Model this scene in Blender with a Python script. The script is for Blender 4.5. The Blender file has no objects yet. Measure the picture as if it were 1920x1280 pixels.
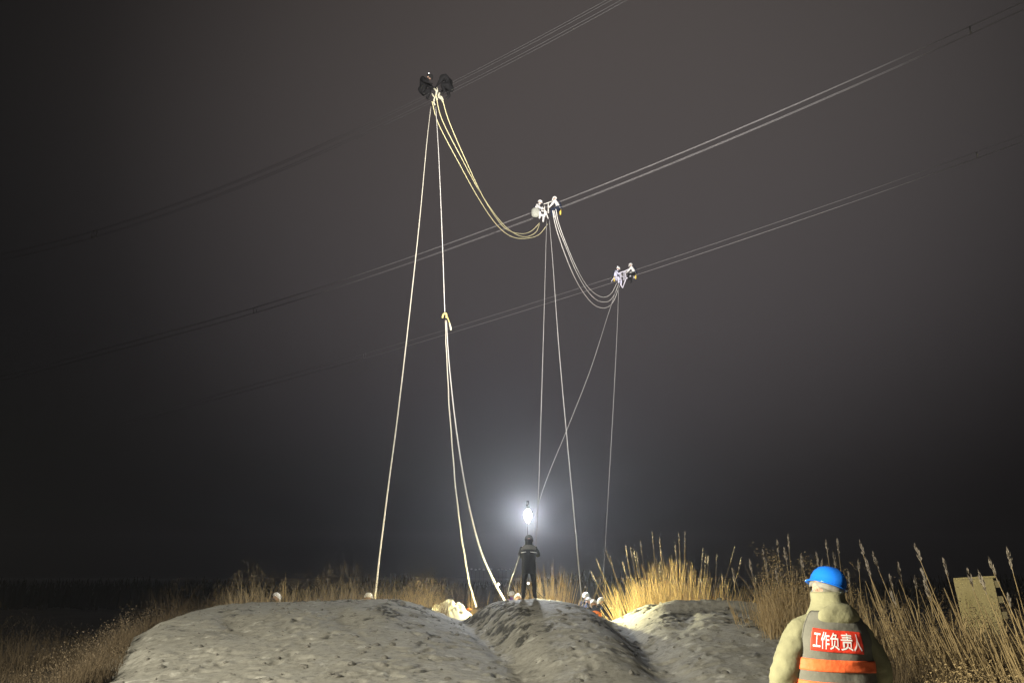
import bpy, bmesh, math, random
import numpy as np
from mathutils import Vector, Matrix, noise as mnoise

random.seed(7)
rng = np.random.default_rng(7)
scene = bpy.context.scene
COL = scene.collection

# ------------------------------------------------------------------ camera
F = 1450.0                       # focal length in pixels of a 1920 px wide picture
TH = math.atan(440.0 / F)        # pitch: the horizon lies 440 px under the centre
CT, ST = math.cos(TH), math.sin(TH)
CAM = Vector((0, 0, 1.7))
cd = bpy.data.cameras.new('camera'); cam = bpy.data.objects.new('camera', cd); COL.objects.link(cam)
cd.sensor_width = 36.0; cd.lens = 36.0 * F / 1920.0
cd.clip_start = 0.05; cd.clip_end = 3000
cam.location = CAM; cam.rotation_euler = (math.pi / 2 + TH, 0, 0)
scene.camera = cam

def ray(px, py):
    cx = (px - 960) / F; cy = -(py - 640) / F
    return Vector((cx, CT - cy * ST, ST + cy * CT))
def at(px, py, t):
    return CAM + ray(px, py) * t
def atY(px, py, Y):
    r = ray(px, py); return CAM + r * (Y / r.y)

# ------------------------------------------------------------------ world: night overcast
w = bpy.data.worlds.new('World'); scene.world = w; w.use_nodes = True
nt = w.node_tree; nt.nodes.clear()
def wn(t, **k):
    n = nt.nodes.new(t)
    for a, b in k.items(): setattr(n, a, b)
    return n
wo = wn('ShaderNodeOutputWorld'); bg = wn('ShaderNodeBackground')
tc = wn('ShaderNodeTexCoord'); dot = wn('ShaderNodeVectorMath', operation='DOT_PRODUCT')
AX = ray(1120, 330).normalized(); dot.inputs[1].default_value = AX
nrm = wn('ShaderNodeVectorMath', operation='NORMALIZE')
nt.links.new(tc.outputs['Generated'], nrm.inputs[0]); nt.links.new(nrm.outputs[0], dot.inputs[0])
cr = wn('ShaderNodeValToRGB'); cr.color_ramp.interpolation = 'B_SPLINE'
els = [(0.60, (0.0030, 0.0029, 0.0029)), (0.74, (0.0036, 0.0034, 0.0034)), (0.83, (0.013, 0.0115, 0.011)),
       (0.90, (0.045, 0.0398, 0.0378)), (0.96, (0.076, 0.0670, 0.0635)), (1.0, (0.086, 0.0755, 0.0715))]
while len(cr.color_ramp.elements) > 1: cr.color_ramp.elements.remove(cr.color_ramp.elements[-1])
for i, (p, c) in enumerate(els):
    e = cr.color_ramp.elements[0] if i == 0 else cr.color_ramp.elements.new(p)
    e.position = p; e.color = (*c, 1)
nt.links.new(dot.outputs['Value'], cr.inputs[0])
sep = wn('ShaderNodeSeparateXYZ'); nt.links.new(nrm.outputs[0], sep.inputs[0])
zr = wn('ShaderNodeValToRGB'); zr.color_ramp.interpolation = 'B_SPLINE'
zel = [(0.0, (0.12, 0.115, 0.125)), (0.06, (0.32, 0.31, 0.34)), (0.16, (0.60, 0.60, 0.66)), (0.30, (0.90, 0.89, 0.97)), (0.48, (0.97, 0.95, 0.98)), (0.75, (0.98, 0.93, 0.90))]
while len(zr.color_ramp.elements) > 1: zr.color_ramp.elements.remove(zr.color_ramp.elements[-1])
for i, (p, c) in enumerate(zel):
    e = zr.color_ramp.elements[0] if i == 0 else zr.color_ramp.elements.new(p)
    e.position = p; e.color = (*[q * 0.9 for q in c], 1)
nt.links.new(sep.outputs['Z'], zr.inputs[0])
mul = wn('ShaderNodeVectorMath', operation='MULTIPLY')
nt.links.new(cr.outputs[0], mul.inputs[0]); nt.links.new(zr.outputs[0], mul.inputs[1])
nt.links.new(mul.outputs[0], bg.inputs[0]); nt.links.new(bg.outputs[0], wo.inputs[0])
bg.inputs[1].default_value = 1.0

# ------------------------------------------------------------------ lamps
def spot(name, loc, target, watts, size, blend, color, radius=0.15):
    l = bpy.data.lights.new(name, 'SPOT'); l.energy = watts; l.spot_size = math.radians(size); l.spot_blend = blend
    l.color = color; l.shadow_soft_size = radius
    o = bpy.data.objects.new(name, l); COL.objects.link(o)
    o.location = loc; d = Vector(target) - Vector(loc)
    o.rotation_euler = d.to_track_quat('-Z', 'Y').to_euler()
    return o
def point(name, loc, watts, color, radius=0.05):
    l = bpy.data.lights.new(name, 'POINT'); l.energy = watts; l.color = color; l.shadow_soft_size = radius
    o = bpy.data.objects.new(name, l); COL.objects.link(o); o.location = loc
    return o
LAMP = at(989.5, 966, 30.0)                 # the lit mast lamp
TRIP = Vector((0.46, 23.0, 1.43))           # head of the small tripod lamp
spot('searchlight', (3, -8, 2.6), at(1150, 440, 47), 260000, 42, 1.0, (1.0, 0.94, 0.88), 0.3)
spot('flood_behind', (-10, 1, 6.0), (0.5, 16, 0.6), 17000, 100, 0.6, (1.0, 0.95, 0.84), 0.5)
spot('side_flood', (-6.3, 2.8, 2.2), (1.95, 5.4, 1.25), 5600, 42, 0.8, (1.0, 0.92, 0.62), 0.12)
spot('crew_flood', (-4.6, 24.3, 0.75), (0.5, 24.2, 0.55), 1800, 120, 0.5, (1.0, 0.86, 0.42), 0.08)
spot('rope_flood', (-17, 18.0, 0.6), (-3.0, 26, 9), 2500, 62, 0.9, (1.0, 0.90, 0.55), 0.1)
spot('mast_lamp_light', LAMP + Vector((0, -0.22, 0)), (0.4, 0, 1.2), 5600, 170, 0.25, (0.88, 0.92, 1.0), 0.1)
spot('tripod_lamp_light_right', TRIP + Vector((0.10, 0.10, 0)), (4.3, 22.3, -0.4), 5000, 140, 0.9, (1.0, 0.92, 0.50), 0.05)
spot('tripod_lamp_light_left', TRIP + Vector((-0.10, 0.10, 0)), (-3.5, 26.5, 0.2), 700, 120, 0.6, (1.0, 0.87, 0.48), 0.05)

vs = scene.view_settings
vs.view_transform = 'Standard'; vs.look = 'None'; vs.exposure = 0.0; vs.gamma = 1.0
vs.use_curve_mapping = False
scene.cycles.volume_bounces = 0
scene.cycles.max_bounces = 5
scene.cycles.use_denoising = True

# ------------------------------------------------------------------ helpers
def tag(o, label=None, cat=None, group=None, kind=None):
    if label: o['label'] = label
    if cat: o['category'] = cat
    if group: o['group'] = group
    if kind: o['kind'] = kind
    return o
def empty(name, loc=(0, 0, 0), rz=0.0, **k):
    o = bpy.data.objects.new(name, None); COL.objects.link(o)
    o.location = loc; o.rotation_euler = (0, 0, rz); o.empty_display_size = 0.1
    return tag(o, **k)
def link_mesh(name, me, mats, parent=None, smooth=True):
    o = bpy.data.objects.new(name, me); COL.objects.link(o)
    for m in (mats if isinstance(mats, (list, tuple)) else [mats]):
        if len(me.materials) < len(mats if isinstance(mats, (list, tuple)) else [mats]): me.materials.append(m)
    if smooth:
        for p in me.polygons: p.use_smooth = True
    if parent: o.parent = parent
    return o
def mesh_from(name, verts, faces):
    me = bpy.data.meshes.new(name); me.from_pydata([tuple(v) for v in verts], [], faces); me.update(); return me

class MB:
    """collects geometry for one mesh"""
    def __init__(s): s.v = []; s.f = []
    def add(s, vs_, fs_):
        b = len(s.v); s.v += [tuple(v) for v in vs_]; s.f += [tuple(b + i for i in f) for f in fs_]
    def tube(s, pts, r, n=6, cap=True):
        pts = [Vector(p) for p in pts]; m = len(pts)
        rr = r if isinstance(r, (list, tuple)) else [r] * m
        vs_, fs_ = [], []
        up = Vector((0, 0, 1)); prev = None
        for i, p in enumerate(pts):
            d = (pts[min(i + 1, m - 1)] - pts[max(i - 1, 0)]).normalized()
            if prev is None:
                a = d.cross(up)
                if a.length < 1e-3: a = d.cross(Vector((1, 0, 0)))
            else:
                a = prev - d * prev.dot(d)
            a.normalize(); prev = a; b = d.cross(a)
            for k in range(n):
                an = 2 * math.pi * k / n
                vs_.append(p + (a * math.cos(an) + b * math.sin(an)) * rr[i])
        for i in range(m - 1):
            for k in range(n):
                fs_.append((i * n + k, i * n + (k + 1) % n, (i + 1) * n + (k + 1) % n, (i + 1) * n + k))
        if cap:
            fs_.append(tuple(range(n - 1, -1, -1))); fs_.append(tuple((m - 1) * n + k for k in range(n)))
        s.add(vs_, fs_); return s
    def box(s, c, size, rot=None):
        c = Vector(c); hx, hy, hz = [q / 2 for q in size]
        vs_ = [Vector((x, y, z)) for x in (-hx, hx) for y in (-hy, hy) for z in (-hz, hz)]
        if rot is not None: vs_ = [rot @ v for v in vs_]
        s.add([v + c for v in vs_], [(0, 1, 3, 2), (4, 6, 7, 5), (0, 4, 5, 1), (2, 3, 7, 6), (0, 2, 6, 4), (1, 5, 7, 3)]); return s
    def lathe(s, prof, n=24, c=(0, 0, 0), sx=1.0, sy=1.0, rot=None):
        c = Vector(c); vs_, fs_ = [], []
        for (r, z) in prof:
            for k in range(n):
                an = 2 * math.pi * k / n
                v = Vector((r * math.cos(an) * sx, r * math.sin(an) * sy, z))
                if rot is not None: v = rot @ v
                vs_.append(v + c)
        for i in range(len(prof) - 1):
            for k in range(n):
                fs_.append((i * n + k, i * n + (k + 1) % n, (i + 1) * n + (k + 1) % n, (i + 1) * n + k))
        s.add(vs_, fs_); return s
    def build(s, name, mat, parent=None, smooth=True):
        return link_mesh(name, mesh_from(name, s.v, s.f), mat, parent, smooth)

MATS = {}
def mat(name, col, rough=0.7, metal=0.0, var=0.15, scale=20.0, bump=0.0, bscale=60.0, emit=None, estr=0.0, stretch=None, spec=0.4):
    if name in MATS: return MATS[name]
    m = bpy.data.materials.new(name); m.use_nodes = True; n = m.node_tree; b = n.nodes['Principled BSDF']
    b.inputs['Roughness'].default_value = rough; b.inputs['Metallic'].default_value = metal
    b.inputs['Specular IOR Level'].default_value = spec
    tcn = n.nodes.new('ShaderNodeTexCoord'); mp = n.nodes.new('ShaderNodeMapping')
    n.links.new(tcn.outputs['Object'], mp.inputs[0])
    if stretch: mp.inputs['Scale'].default_value = stretch
    nz = n.nodes.new('ShaderNodeTexNoise'); nz.inputs['Scale'].default_value = scale; nz.inputs['Detail'].default_value = 5
    n.links.new(mp.outputs[0], nz.inputs['Vector'])
    mx = n.nodes.new('ShaderNodeMix'); mx.data_type = 'RGBA'
    mx.inputs[6].default_value = (*[c * (1 - var) for c in col], 1); mx.inputs[7].default_value = (*[min(1, c * (1 + var)) for c in col], 1)
    n.links.new(nz.outputs[0], mx.inputs[0]); n.links.new(mx.outputs[2], b.inputs['Base Color'])
    if bump > 0:
        nb = n.nodes.new('ShaderNodeTexNoise'); nb.inputs['Scale'].default_value = bscale; nb.inputs['Detail'].default_value = 6
        n.links.new(mp.outputs[0], nb.inputs['Vector'])
        bp = n.nodes.new('ShaderNodeBump'); bp.inputs['Strength'].default_value = 1.0; bp.inputs['Distance'].default_value = bump
        n.links.new(nb.outputs[0], bp.inputs['Height']); n.links.new(bp.outputs[0], b.inputs['Normal'])
    if emit:
        b.inputs['Emission Color'].default_value = (*emit, 1); b.inputs['Emission Strength'].default_value = estr
    MATS[name] = m; return m

def vnoise(x, y, seed=0):
    xi = np.floor(x).astype(np.int64); yi = np.floor(y).astype(np.int64); xf = x - xi; yf = y - yi
    def h(a, b):
        n = (a * 374761393 + b * 668265263 + seed * 1274126177) & 0xffffffff
        n = ((n ^ (n >> 13)) * 1274126177) & 0xffffffff
        return ((n ^ (n >> 16)) & 0xffff) / 65535.0
    u = xf * xf * (3 - 2 * xf); v = yf * yf * (3 - 2 * yf)
    return (h(xi, yi) * (1 - u) + h(xi + 1, yi) * u) * (1 - v) + (h(xi, yi + 1) * (1 - u) + h(xi + 1, yi + 1) * u) * v
def fbm(x, y, o=4, seed=0):
    t = 0; a = 0.5; s = 0
    for i in range(o):
        t = t + a * vnoise(x, y, seed + i * 17); s += a; a *= 0.5; x = x * 2.03 + 3.1; y = y * 2.03 + 1.7
    return t / s
def sst(a, b, x):
    t = np.clip((x - a) / (b - a), 0, 1); return t * t * (3 - 2 * t)

# ------------------------------------------------------------------ terrain
YC = 22.0
crest_px = [(180, 1290), (262, 1180), (300, 1165), (345, 1150), (390, 1138), (430, 1131), (480, 1130), (560, 1128), (620, 1126), (700, 1123), (745, 1123), (790, 1135),
            (830, 1153), (868, 1166), (895, 1146), (925, 1128), (980, 1122), (1040, 1124), (1080, 1135), (1115, 1151), (1147, 1165),
            (1170, 1155), (1205, 1136), (1260, 1130), (1330, 1130), (1390, 1137), (1425, 1155), (1455, 1175), (1500, 1198), (1580, 1205), (1900, 1210)]
cX = []; cZ = []
for (px, py) in crest_px:
    p = atY(px, py, YC); cX.append(p.x); cZ.append(p.z)
cX = np.array(cX); cZ = np.array(cZ)
# smooth the profile a little
gx = np.linspace(-16, 22, 760); gz = np.interp(gx, cX, cZ)
k_ = np.exp(-0.5 * (np.arange(-12, 13) / 1.8) ** 2); k_ /= k_.sum()
gz = np.convolve(np.pad(gz, 12, mode='edge'), k_, mode='valid')

_fr = random.Random(5)
PRINTS = []
for trail in ((-5.6, 12.2, 0.25, 1.0), (-3.6, 12.4, -0.15, 1.0), (-0.3, 12.3, 0.10, 1.0), (1.2, 12.6, 0.05, 1.0), (3.2, 12.8, .12, 1.0), (5.0, 13.5, -.05, 1.0), (-2.2, 12.5, 0.3, 1)):
    x_, y_, dx_, dy_ = trail
    for k in range(13):
        PRINTS.append((x_ + (0.13 if k % 2 else -0.13) + _fr.uniform(-.08, .08), y_ + _fr.uniform(-.1, .1), math.atan2(dy_, dx_) + _fr.uniform(-.3, .3), _fr.uniform(.6, 1.1)))
        x_ += dx_ * .62; y_ += dy_ * .62
for k in range(60): PRINTS.append((_fr.uniform(-7, 6.5), _fr.uniform(12, 19), _fr.uniform(0, 3), _fr.uniform(.4, 1)))
def prints(X, Y):
    out = np.zeros_like(X)
    for (px_, py_, a_, q_) in PRINTS:
        M = (np.abs(X - px_) < .5) & (np.abs(Y - py_) < .5)
        if not M.any(): continue
        dx = X[M] - px_; dy = Y[M] - py_; u = dx * math.cos(a_) + dy * math.sin(a_); v = -dx * math.sin(a_) + dy * math.cos(a_)
        d = np.sqrt((u / 0.17) ** 2 + (v / 0.075) ** 2)
        out[M] += q_ * (-0.034 * np.exp(-d ** 3) + 0.015 * np.exp(-((d - 1.45) / .38) ** 2))
    return out
def terrain(X, Y, detail=True):
    X = np.asarray(X, float); Y = np.asarray(Y, float)
    front = np.clip(YC - Y, 0, 12)
    sh = 1.35 * front / 8.0 * np.exp(-((X + 0.2) / 2.6) ** 2)
    sh = sh - 0.25 * front / 8.0 * np.exp(-((X - 2.8) / 1.5) ** 2)
    Hc = np.interp(X - sh, gx, gz)
    p = np.clip((Y - 10.5) / (YC - 10.5), 0, 1)
    rise = np.sin(p * math.pi / 2) ** 1.35
    mean = 0.62
    z = (Hc * rise)
    # the valleys open out and get shallower towards the viewer
    z = z + (1 - rise) * 0.0
    # terrace on the right mound
    win = sst(3.0, 4.0, X) * (1 - sst(6.4, 7.6, X))
    z = z + win * (0.20 * np.exp(-((Y - 19.9 + 0.12 * (X - 5)) / 0.42) ** 2) - 0.20 * np.exp(-((Y - 20.9 + .1 * (X - 5)) / 0.5) ** 2))
    for (xa, xb, dd) in ((-1.25, 0.25, 0.10), (2.55, 2.45, 0.14)):
        xv = xa + (xb - xa) * np.clip((22 - Y) / 8, 0, 1.3)
        z = z - dd * np.exp(-((X - xv) / 0.35) ** 2) * sst(12, 14, Y) * (1 - sst(20, 21.8, Y)) + dd * 0.5 * np.exp(-((X - xv - (0.95 if xa < 0 else -0.9)) / 0.6) ** 2) * sst(12, 15, Y) * (1 - sst(19.5, 21.5, Y))
    # a low swell across the left mound
    z = z + 0.06 * np.exp(-((Y - 18.2) / 0.8) ** 2) * sst(-7.5, -6.0, X) * (1 - sst(-3.6, -2.2, X))
    # back side
    b = sst(YC + 0.2, YC + 3.0, Y)
    z = z * (1 - b) + (-0.68) * b
    # left bank
    xe = -8.25 + 1.7 * (1 - sst(12.5, 18.5, Y))
    e = sst(xe - 1.3, xe + 0.9, X + 0.35 * (fbm(Y * 0.9, Y * 0 + 3.3, 3, 5) - 0.5) * 2)
    z = z * e + (-0.35) * (1 - e) * sst(6, 12, Y)
    if detail:
        vis = sst(2, 9, Y)
        n1 = fbm(X * 0.9, Y * 0.9, 4, 1) - 0.5
        z = z + n1 * 0.05 * vis
        if X.size > 10: z = z + prints(X, Y)
        for (xa, ya, xb, yb, w_, dd) in ((-7.0, 19.5, -5.0, 15.5, .35, .10), (-4.6, 20.0, -2.9, 15.8, .35, .11), (-5.9, 21.0, -6.0, 18.0, .3, .06), (4.4, 20.0, 3.2, 16.0, .3, .08), (6.3, 19.0, 5.2, 15.0, .35, .09)):
            t_ = np.clip(((X - xa) * (xb - xa) + (Y - ya) * (yb - ya)) / ((xb - xa) ** 2 + (yb - ya) ** 2), 0, 1)
            dd_ = np.hypot(X - xa - t_ * (xb - xa), Y - ya - t_ * (yb - ya)) + 0.25 * (fbm(X * 2, Y * 2, 2, 81) - .5)
            z = z - dd * np.exp(-(dd_ / w_) ** 2) * np.sin(np.clip(t_ * .9 + .05, 0, 1) * math.pi)
        z = z + (np.abs(fbm(X * 1.9 + Y * .8, Y * 1.1, 4, 91) - .5)) * 0.05 * vis - .008
        cl = clods(X, Y)
        f = fbm(X * 7, Y * 5, 3, 11)
        z = z + cl * (np.abs(f - 0.5) * 0.22 - 0.04)
        # scattered lumps
        l = fbm(X * 3.2, Y * 2.6, 3, 21)
        z = z + sst(0.66, 0.78, l) * 0.022 * vis
        l2 = fbm(X * 1.5 + 9, Y * 2.2, 4, 33)
        z = z + sst(0.62, 0.70, l2) * 0.022 * vis * (1 - sst(17.0, 19.5, Y))
        z = z + (fbm(X * 14, Y * 14, 2, 41) - 0.5) * 0.012 * vis
    return z
def g_(X, Y, cx, cy, sx, sy, a=0.0):
    c, s = math.cos(a), math.sin(a); u = (X - cx) * c + (Y - cy) * s; v = -(X - cx) * s + (Y - cy) * c
    return np.exp(-(u / sx) ** 2 - (v / sy) ** 2)
def clods(X, Y):
    m = (0.8 * g_(X, Y, -4.3, 21.2, 1.0, 0.25) + .9 * g_(X, Y, -2.6, 20.6, 0.4, 1.2, .4) + .7 * g_(X, Y, 5.6, 17.0, .8, .4) + 1.1 * g_(X, Y, -0.45, 20.6, 0.55, 1.6, 0.2) + 1.0 * g_(X, Y, 0.1, 17.4, 0.45, 2.2, 0.15) + 0.9 * g_(X, Y, -0.9, 21.9, 0.6, 0.8)
         + 0.9 * g_(X, Y, -3.0, 19.0, 0.35, 1.7, 0.5) + 0.7 * g_(X, Y, -2.2, 17.2, 0.3, 1.3, 0.5)
         + 0.9 * g_(X, Y, 2.0, 20.0, 0.5, 0.8) + 0.85 * g_(X, Y, 2.0, 17.0, 0.5, 0.9) + 0.7 * g_(X, Y, 1.3, 19.0, 0.3, .5)
         + 0.9 * g_(X, Y, 3.8, 19.0, 0.35, 1.2, -0.5) + 0.8 * g_(X, Y, 4.6, 17.6, 0.3, 0.9, -0.5) + 0.9 * g_(X, Y, 3.9, 21.7, 1.6, 0.4)
         + 0.8 * g_(X, Y, 6.4, 19.2, 0.9, 0.35) + 0.8 * g_(X, Y, -6.5, 18.8, 0.35, 1.1, 0.4) + .6 * g_(X, Y, 6.2, 21.2, 1.2, 0.5)
         + 0.9 * g_(X, Y, 3.1, 22.2, 0.5, 0.4) + 0.8 * g_(X, Y, -5.9, 21.9, 1.0, 0.3) + 0.6 * g_(X, Y, -7.6, 16, 0.3, 2.5)
         + 0.75 * g_(X, Y, -3.2, 14.6, 0.4, .4) + 0.75 * g_(X, Y, -5.2, 15.6, 0.5, .3) + 0.75 * g_(X, Y, 1.8, 14.5, 0.4, .4) + .7 * g_(X, Y, 4.2, 14.6, 0.35, .5))
    n = fbm(X * 2.6, Y * 2.0, 4, 51)
    r = sst(0.36, 0.58, m * 0.8 + (n - 0.5) * 1.7)
    fine = fbm(X * 8, Y * 6, 3, 61)
    return r * sst(0.36, 0.56, fine)

mg = bpy.data.materials.new('frosted_soil'); mg.use_nodes = True
n = mg.node_tree; b = n.nodes['Principled BSDF']; b.inputs['Roughness'].default_value = 0.93; b.inputs['Specular IOR Level'].default_value = 0.15
tcn = n.nodes.new('ShaderNodeTexCoord')
def gnoise(scale, det=6, rough=0.6):
    z = n.nodes.new('ShaderNodeTexNoise'); z.inputs['Scale'].default_value = scale; z.inputs['Detail'].default_value = det
    z.inputs['Roughness'].default_value = rough; n.links.new(tcn.outputs['Object'], z.inputs['Vector']); return z
def gramp(src, stops):
    r = n.nodes.new('ShaderNodeValToRGB'); n.links.new(src, r.inputs[0])
    while len(r.color_ramp.elements) > 1: r.color_ramp.elements.remove(r.color_ramp.elements[-1])
    for i, (p, c) in enumerate(stops):
        e = r.color_ramp.elements[0] if i == 0 else r.color_ramp.elements.new(p)
        e.position = p; e.color = (*c, 1)
    return r
n1 = gnoise(0.8); r1 = gramp(n1.outputs[0], [(0.3, (0.325, 0.308, 0.245)), (0.7, (0.395, 0.375, 0.30))])
n2 = gnoise(9, 8, 0.7); r2 = gramp(n2.outputs[0], [(0.34, (0.62, 0.62, 0.62)), (0.5, (0.95, 0.95, 0.95)), (0.75, (1.12, 1.12, 1.12))])
mm = n.nodes.new('ShaderNodeMix'); mm.data_type = 'RGBA'; mm.blend_type = 'MULTIPLY'; mm.inputs[0].default_value = 1
n.links.new(r1.outputs[0], mm.inputs[6]); n.links.new(r2.outputs[0], mm.inputs[7])
nf = gnoise(3.4, 5, 0.6); rf = gramp(nf.outputs[0], [(0.60, (0, 0, 0)), (0.68, (1, 1, 1))])
nd = gnoise(2.3, 7, 0.7); rd = gramp(nd.outputs[0], [(0.33, (1, 1, 1)), (0.40, (0, 0, 0))])
mf = n.nodes.new('ShaderNodeMix'); mf.data_type = 'RGBA'; mf.inputs[7].default_value = (0.52, 0.50, 0.41, 1)  # pale flecks painted in for bumps catching the grazing lamp light
n.links.new(rf.outputs[0], mf.inputs[0]); n.links.new(mm.outputs[2], mf.inputs[6])
md_ = n.nodes.new('ShaderNodeMix'); md_.data_type = 'RGBA'; md_.inputs[7].default_value = (0.17, 0.16, 0.13, 1)
n.links.new(rd.outputs[0], md_.inputs[0]); n.links.new(mf.outputs[2], md_.inputs[6]); mm = md_
ac = n.nodes.new('ShaderNodeAttribute'); ac.attribute_name = 'clod'
n3 = gnoise(30, 4, 0.7)
r3 = gramp(n3.outputs[0], [(0.35, (0.035, 0.032, 0.026)), (0.65, (0.12, 0.115, 0.09))])
m2 = n.nodes.new('ShaderNodeMix'); m2.data_type = 'RGBA'
n.links.new(ac.outputs['Fac'], m2.inputs[0]); n.links.new(mm.outputs[2], m2.inputs[6]); n.links.new(r3.outputs[0], m2.inputs[7])
ae = n.nodes.new('ShaderNodeAttribute'); ae.attribute_name = 'unlit_bare'
m3 = n.nodes.new('ShaderNodeMix'); m3.data_type = 'RGBA'
m3.inputs[7].default_value = (0.07, 0.055, 0.035, 1)
n.links.new(ae.outputs['Fac'], m3.inputs[0]); n.links.new(m2.outputs[2], m3.inputs[6]); n.links.new(m3.outputs[2], b.inputs['Base Color'])
nb1 = gnoise(26, 8, 0.75); bp = n.nodes.new('ShaderNodeBump'); bp.inputs['Distance'].default_value = 0.018; bp.inputs['Strength'].default_value = 0.8
n.links.new(nb1.outputs[0], bp.inputs['Height']); n.links.new(bp.outputs[0], b.inputs['Normal'])
GROUND = mg

xs = np.concatenate([np.arange(-16, -9.5, 0.15), np.arange(-9.5, 8.0, 0.045), np.arange(8.0, 18.01, 0.12)])
ys = np.concatenate([np.arange(-6, 10, 0.5), np.arange(10, 23.0, 0.045), np.arange(23, 30.01, 0.14)])
GX, GY = np.meshgrid(xs, ys)
GZ = terrain(GX, GY)
nx, ny = len(xs), len(ys)
me = bpy.data.meshes.new('ground')
V = np.stack([GX.ravel(), GY.ravel(), GZ.ravel()], 1).astype(np.float32)
idx = np.arange(nx * ny).reshape(ny, nx)
Q = np.stack([idx[:-1, :-1].ravel(), idx[:-1, 1:].ravel(), idx[1:, 1:].ravel(), idx[1:, :-1].ravel()], 1)
me.vertices.add(len(V)); me.vertices.foreach_set('co', V.ravel())
me.loops.add(Q.size); me.loops.foreach_set('vertex_index', Q.ravel().astype(np.int32))
me.polygons.add(len(Q)); me.polygons.foreach_set('loop_start', (np.arange(len(Q)) * 4).astype(np.int32))
me.polygons.foreach_set('use_smooth', np.ones(len(Q), bool))
me.update(); me.validate()
a = me.attributes.new('clod', 'FLOAT', 'POINT'); a.data.foreach_set('value', clods(GX, GY).ravel().astype(np.float32))
unlit_bare = np.maximum(1 - sst(-0.4, 0.3, GX - (-8.25 + 1.7 * (1 - sst(12.5, 18.5, GY))) + 0.5 * (fbm(GX * 2, GY * 2, 3, 71) - .5)), np.maximum(sst(24.0, 25.2, GY), sst(7.0, 8.3, GX + (fbm(GX * 2, GY * 2, 3, 72) - .5))))  # darkens the ground left of the bank for missing light; bare soil elsewhere
a = me.attributes.new('unlit_bare', 'FLOAT', 'POINT'); a.data.foreach_set('value', unlit_bare.ravel().astype(np.float32))
ground = bpy.data.objects.new('ground', me); COL.objects.link(ground); me.materials.append(GROUND)
tag(ground, kind='structure')
def gz_at(x, y): return float(terrain(np.array([x]), np.array([y]))[0])

fld = mat('field_soil', (0.25, 0.24, 0.23), 0.95, var=0.4, scale=0.3, bump=0.05, bscale=3, spec=0.1)
o = MB(); o.add([(-900, -200, -0.75), (900, -200, -0.75), (900, 1500, -0.75), (-900, 1500, -0.75)], [(0, 1, 2, 3)])
tag(o.build('field', fld), kind='structure')

clv = MB(); cr_ = random.Random(3)
_ico = [(0, 0, 1), (.89, 0, .45), (.28, .85, .45), (-.72, .53, .45), (-.72, -.53, .45), (.28, -.85, .45), (.72, .53, -.45), (-.28, .85, -.45), (-.89, 0, -.45), (-.28, -.85, -.45), (.72, -.53, -.45), (0, 0, -1)]
_icf = [(0, 1, 2), (0, 2, 3), (0, 3, 4), (0, 4, 5), (0, 5, 1), (1, 6, 2), (2, 7, 3), (3, 8, 4), (4, 9, 5), (5, 10, 1), (2, 6, 7), (3, 7, 8), (4, 8, 9), (5, 9, 10), (1, 10, 6), (11, 7, 6), (11, 8, 7), (11, 9, 8), (11, 10, 9), (11, 6, 10)]
CXr = np.array([cr_.uniform(-7.8, 7.2) for _ in range(16000)]); CYr = np.array([cr_.uniform(12, 22.3) for _ in range(16000)])
cm = clods(CXr, CYr); keep = [i for i in range(16000) if cr_.random() < (0.30 if cm[i] > .4 else .035)]
CZr = terrain(CXr[keep], CYr[keep])
for j_, i in enumerate(keep):
    sz = 0.016 + 0.05 * cr_.random() ** 3
    sx_, sy_, sz_ = sz * cr_.uniform(.8, 1.6), sz * cr_.uniform(.8, 1.4), sz * cr_.uniform(.5, .9)
    clv.add([(CXr[i] + a_ * sx_ * cr_.uniform(.75, 1.2), CYr[i] + b_ * sy_ * cr_.uniform(.75, 1.2), CZr[j_] + c_ * sz_ * cr_.uniform(.75, 1.2) + sz_ * .25) for a_, b_, c_ in _ico], _icf)
tag(clv.build('soil_clods', mat('soil_clod', (0.17, 0.16, 0.13), .95, var=.45, scale=2.5, bump=.01, bscale=60, spec=.1), None, False), 'loose clods of soil scattered over the mounds', None, None, 'stuff')

# haze
hz = MB().box((0, 330, 17.0), (1100, 720, 38)).build('haze', [], smooth=False)
tag(hz, kind='stuff')
hm = bpy.data.materials.new('night_mist'); hm.use_nodes = True; hn = hm.node_tree; hn.nodes.clear()
ho = hn.nodes.new('ShaderNodeOutputMaterial'); hv = hn.nodes.new('ShaderNodeVolumePrincipled')
hv.inputs['Color'].default_value = (0.86, 0.88, 0.92, 1); hv.inputs['Density'].default_value = 0.00115; hv.inputs['Anisotropy'].default_value = 0.75
hn.links.new(hv.outputs[0], ho.inputs['Volume']); hz.data.materials.append(hm)

# ------------------------------------------------------------------ people
SKIN = mat('skin', (0.45, 0.28, 0.20), 0.6, var=0.06)
BOOT = mat('boot_rubber', (0.02, 0.02, 0.02), 0.6, var=0.2)
GLOVE = mat('work_glove', (0.45, 0.42, 0.36), 0.85, var=0.1)
HAIR = mat('brown_knit_cap', (0.13, 0.12, 0.085), 0.6, var=0.2)
def cloth(name, col, **k):
    kk = dict(rough=0.9, var=0.18, scale=9, bump=0.006, bscale=26, spec=0.15); kk.update(k)
    return mat(name, col, **kk)

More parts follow.
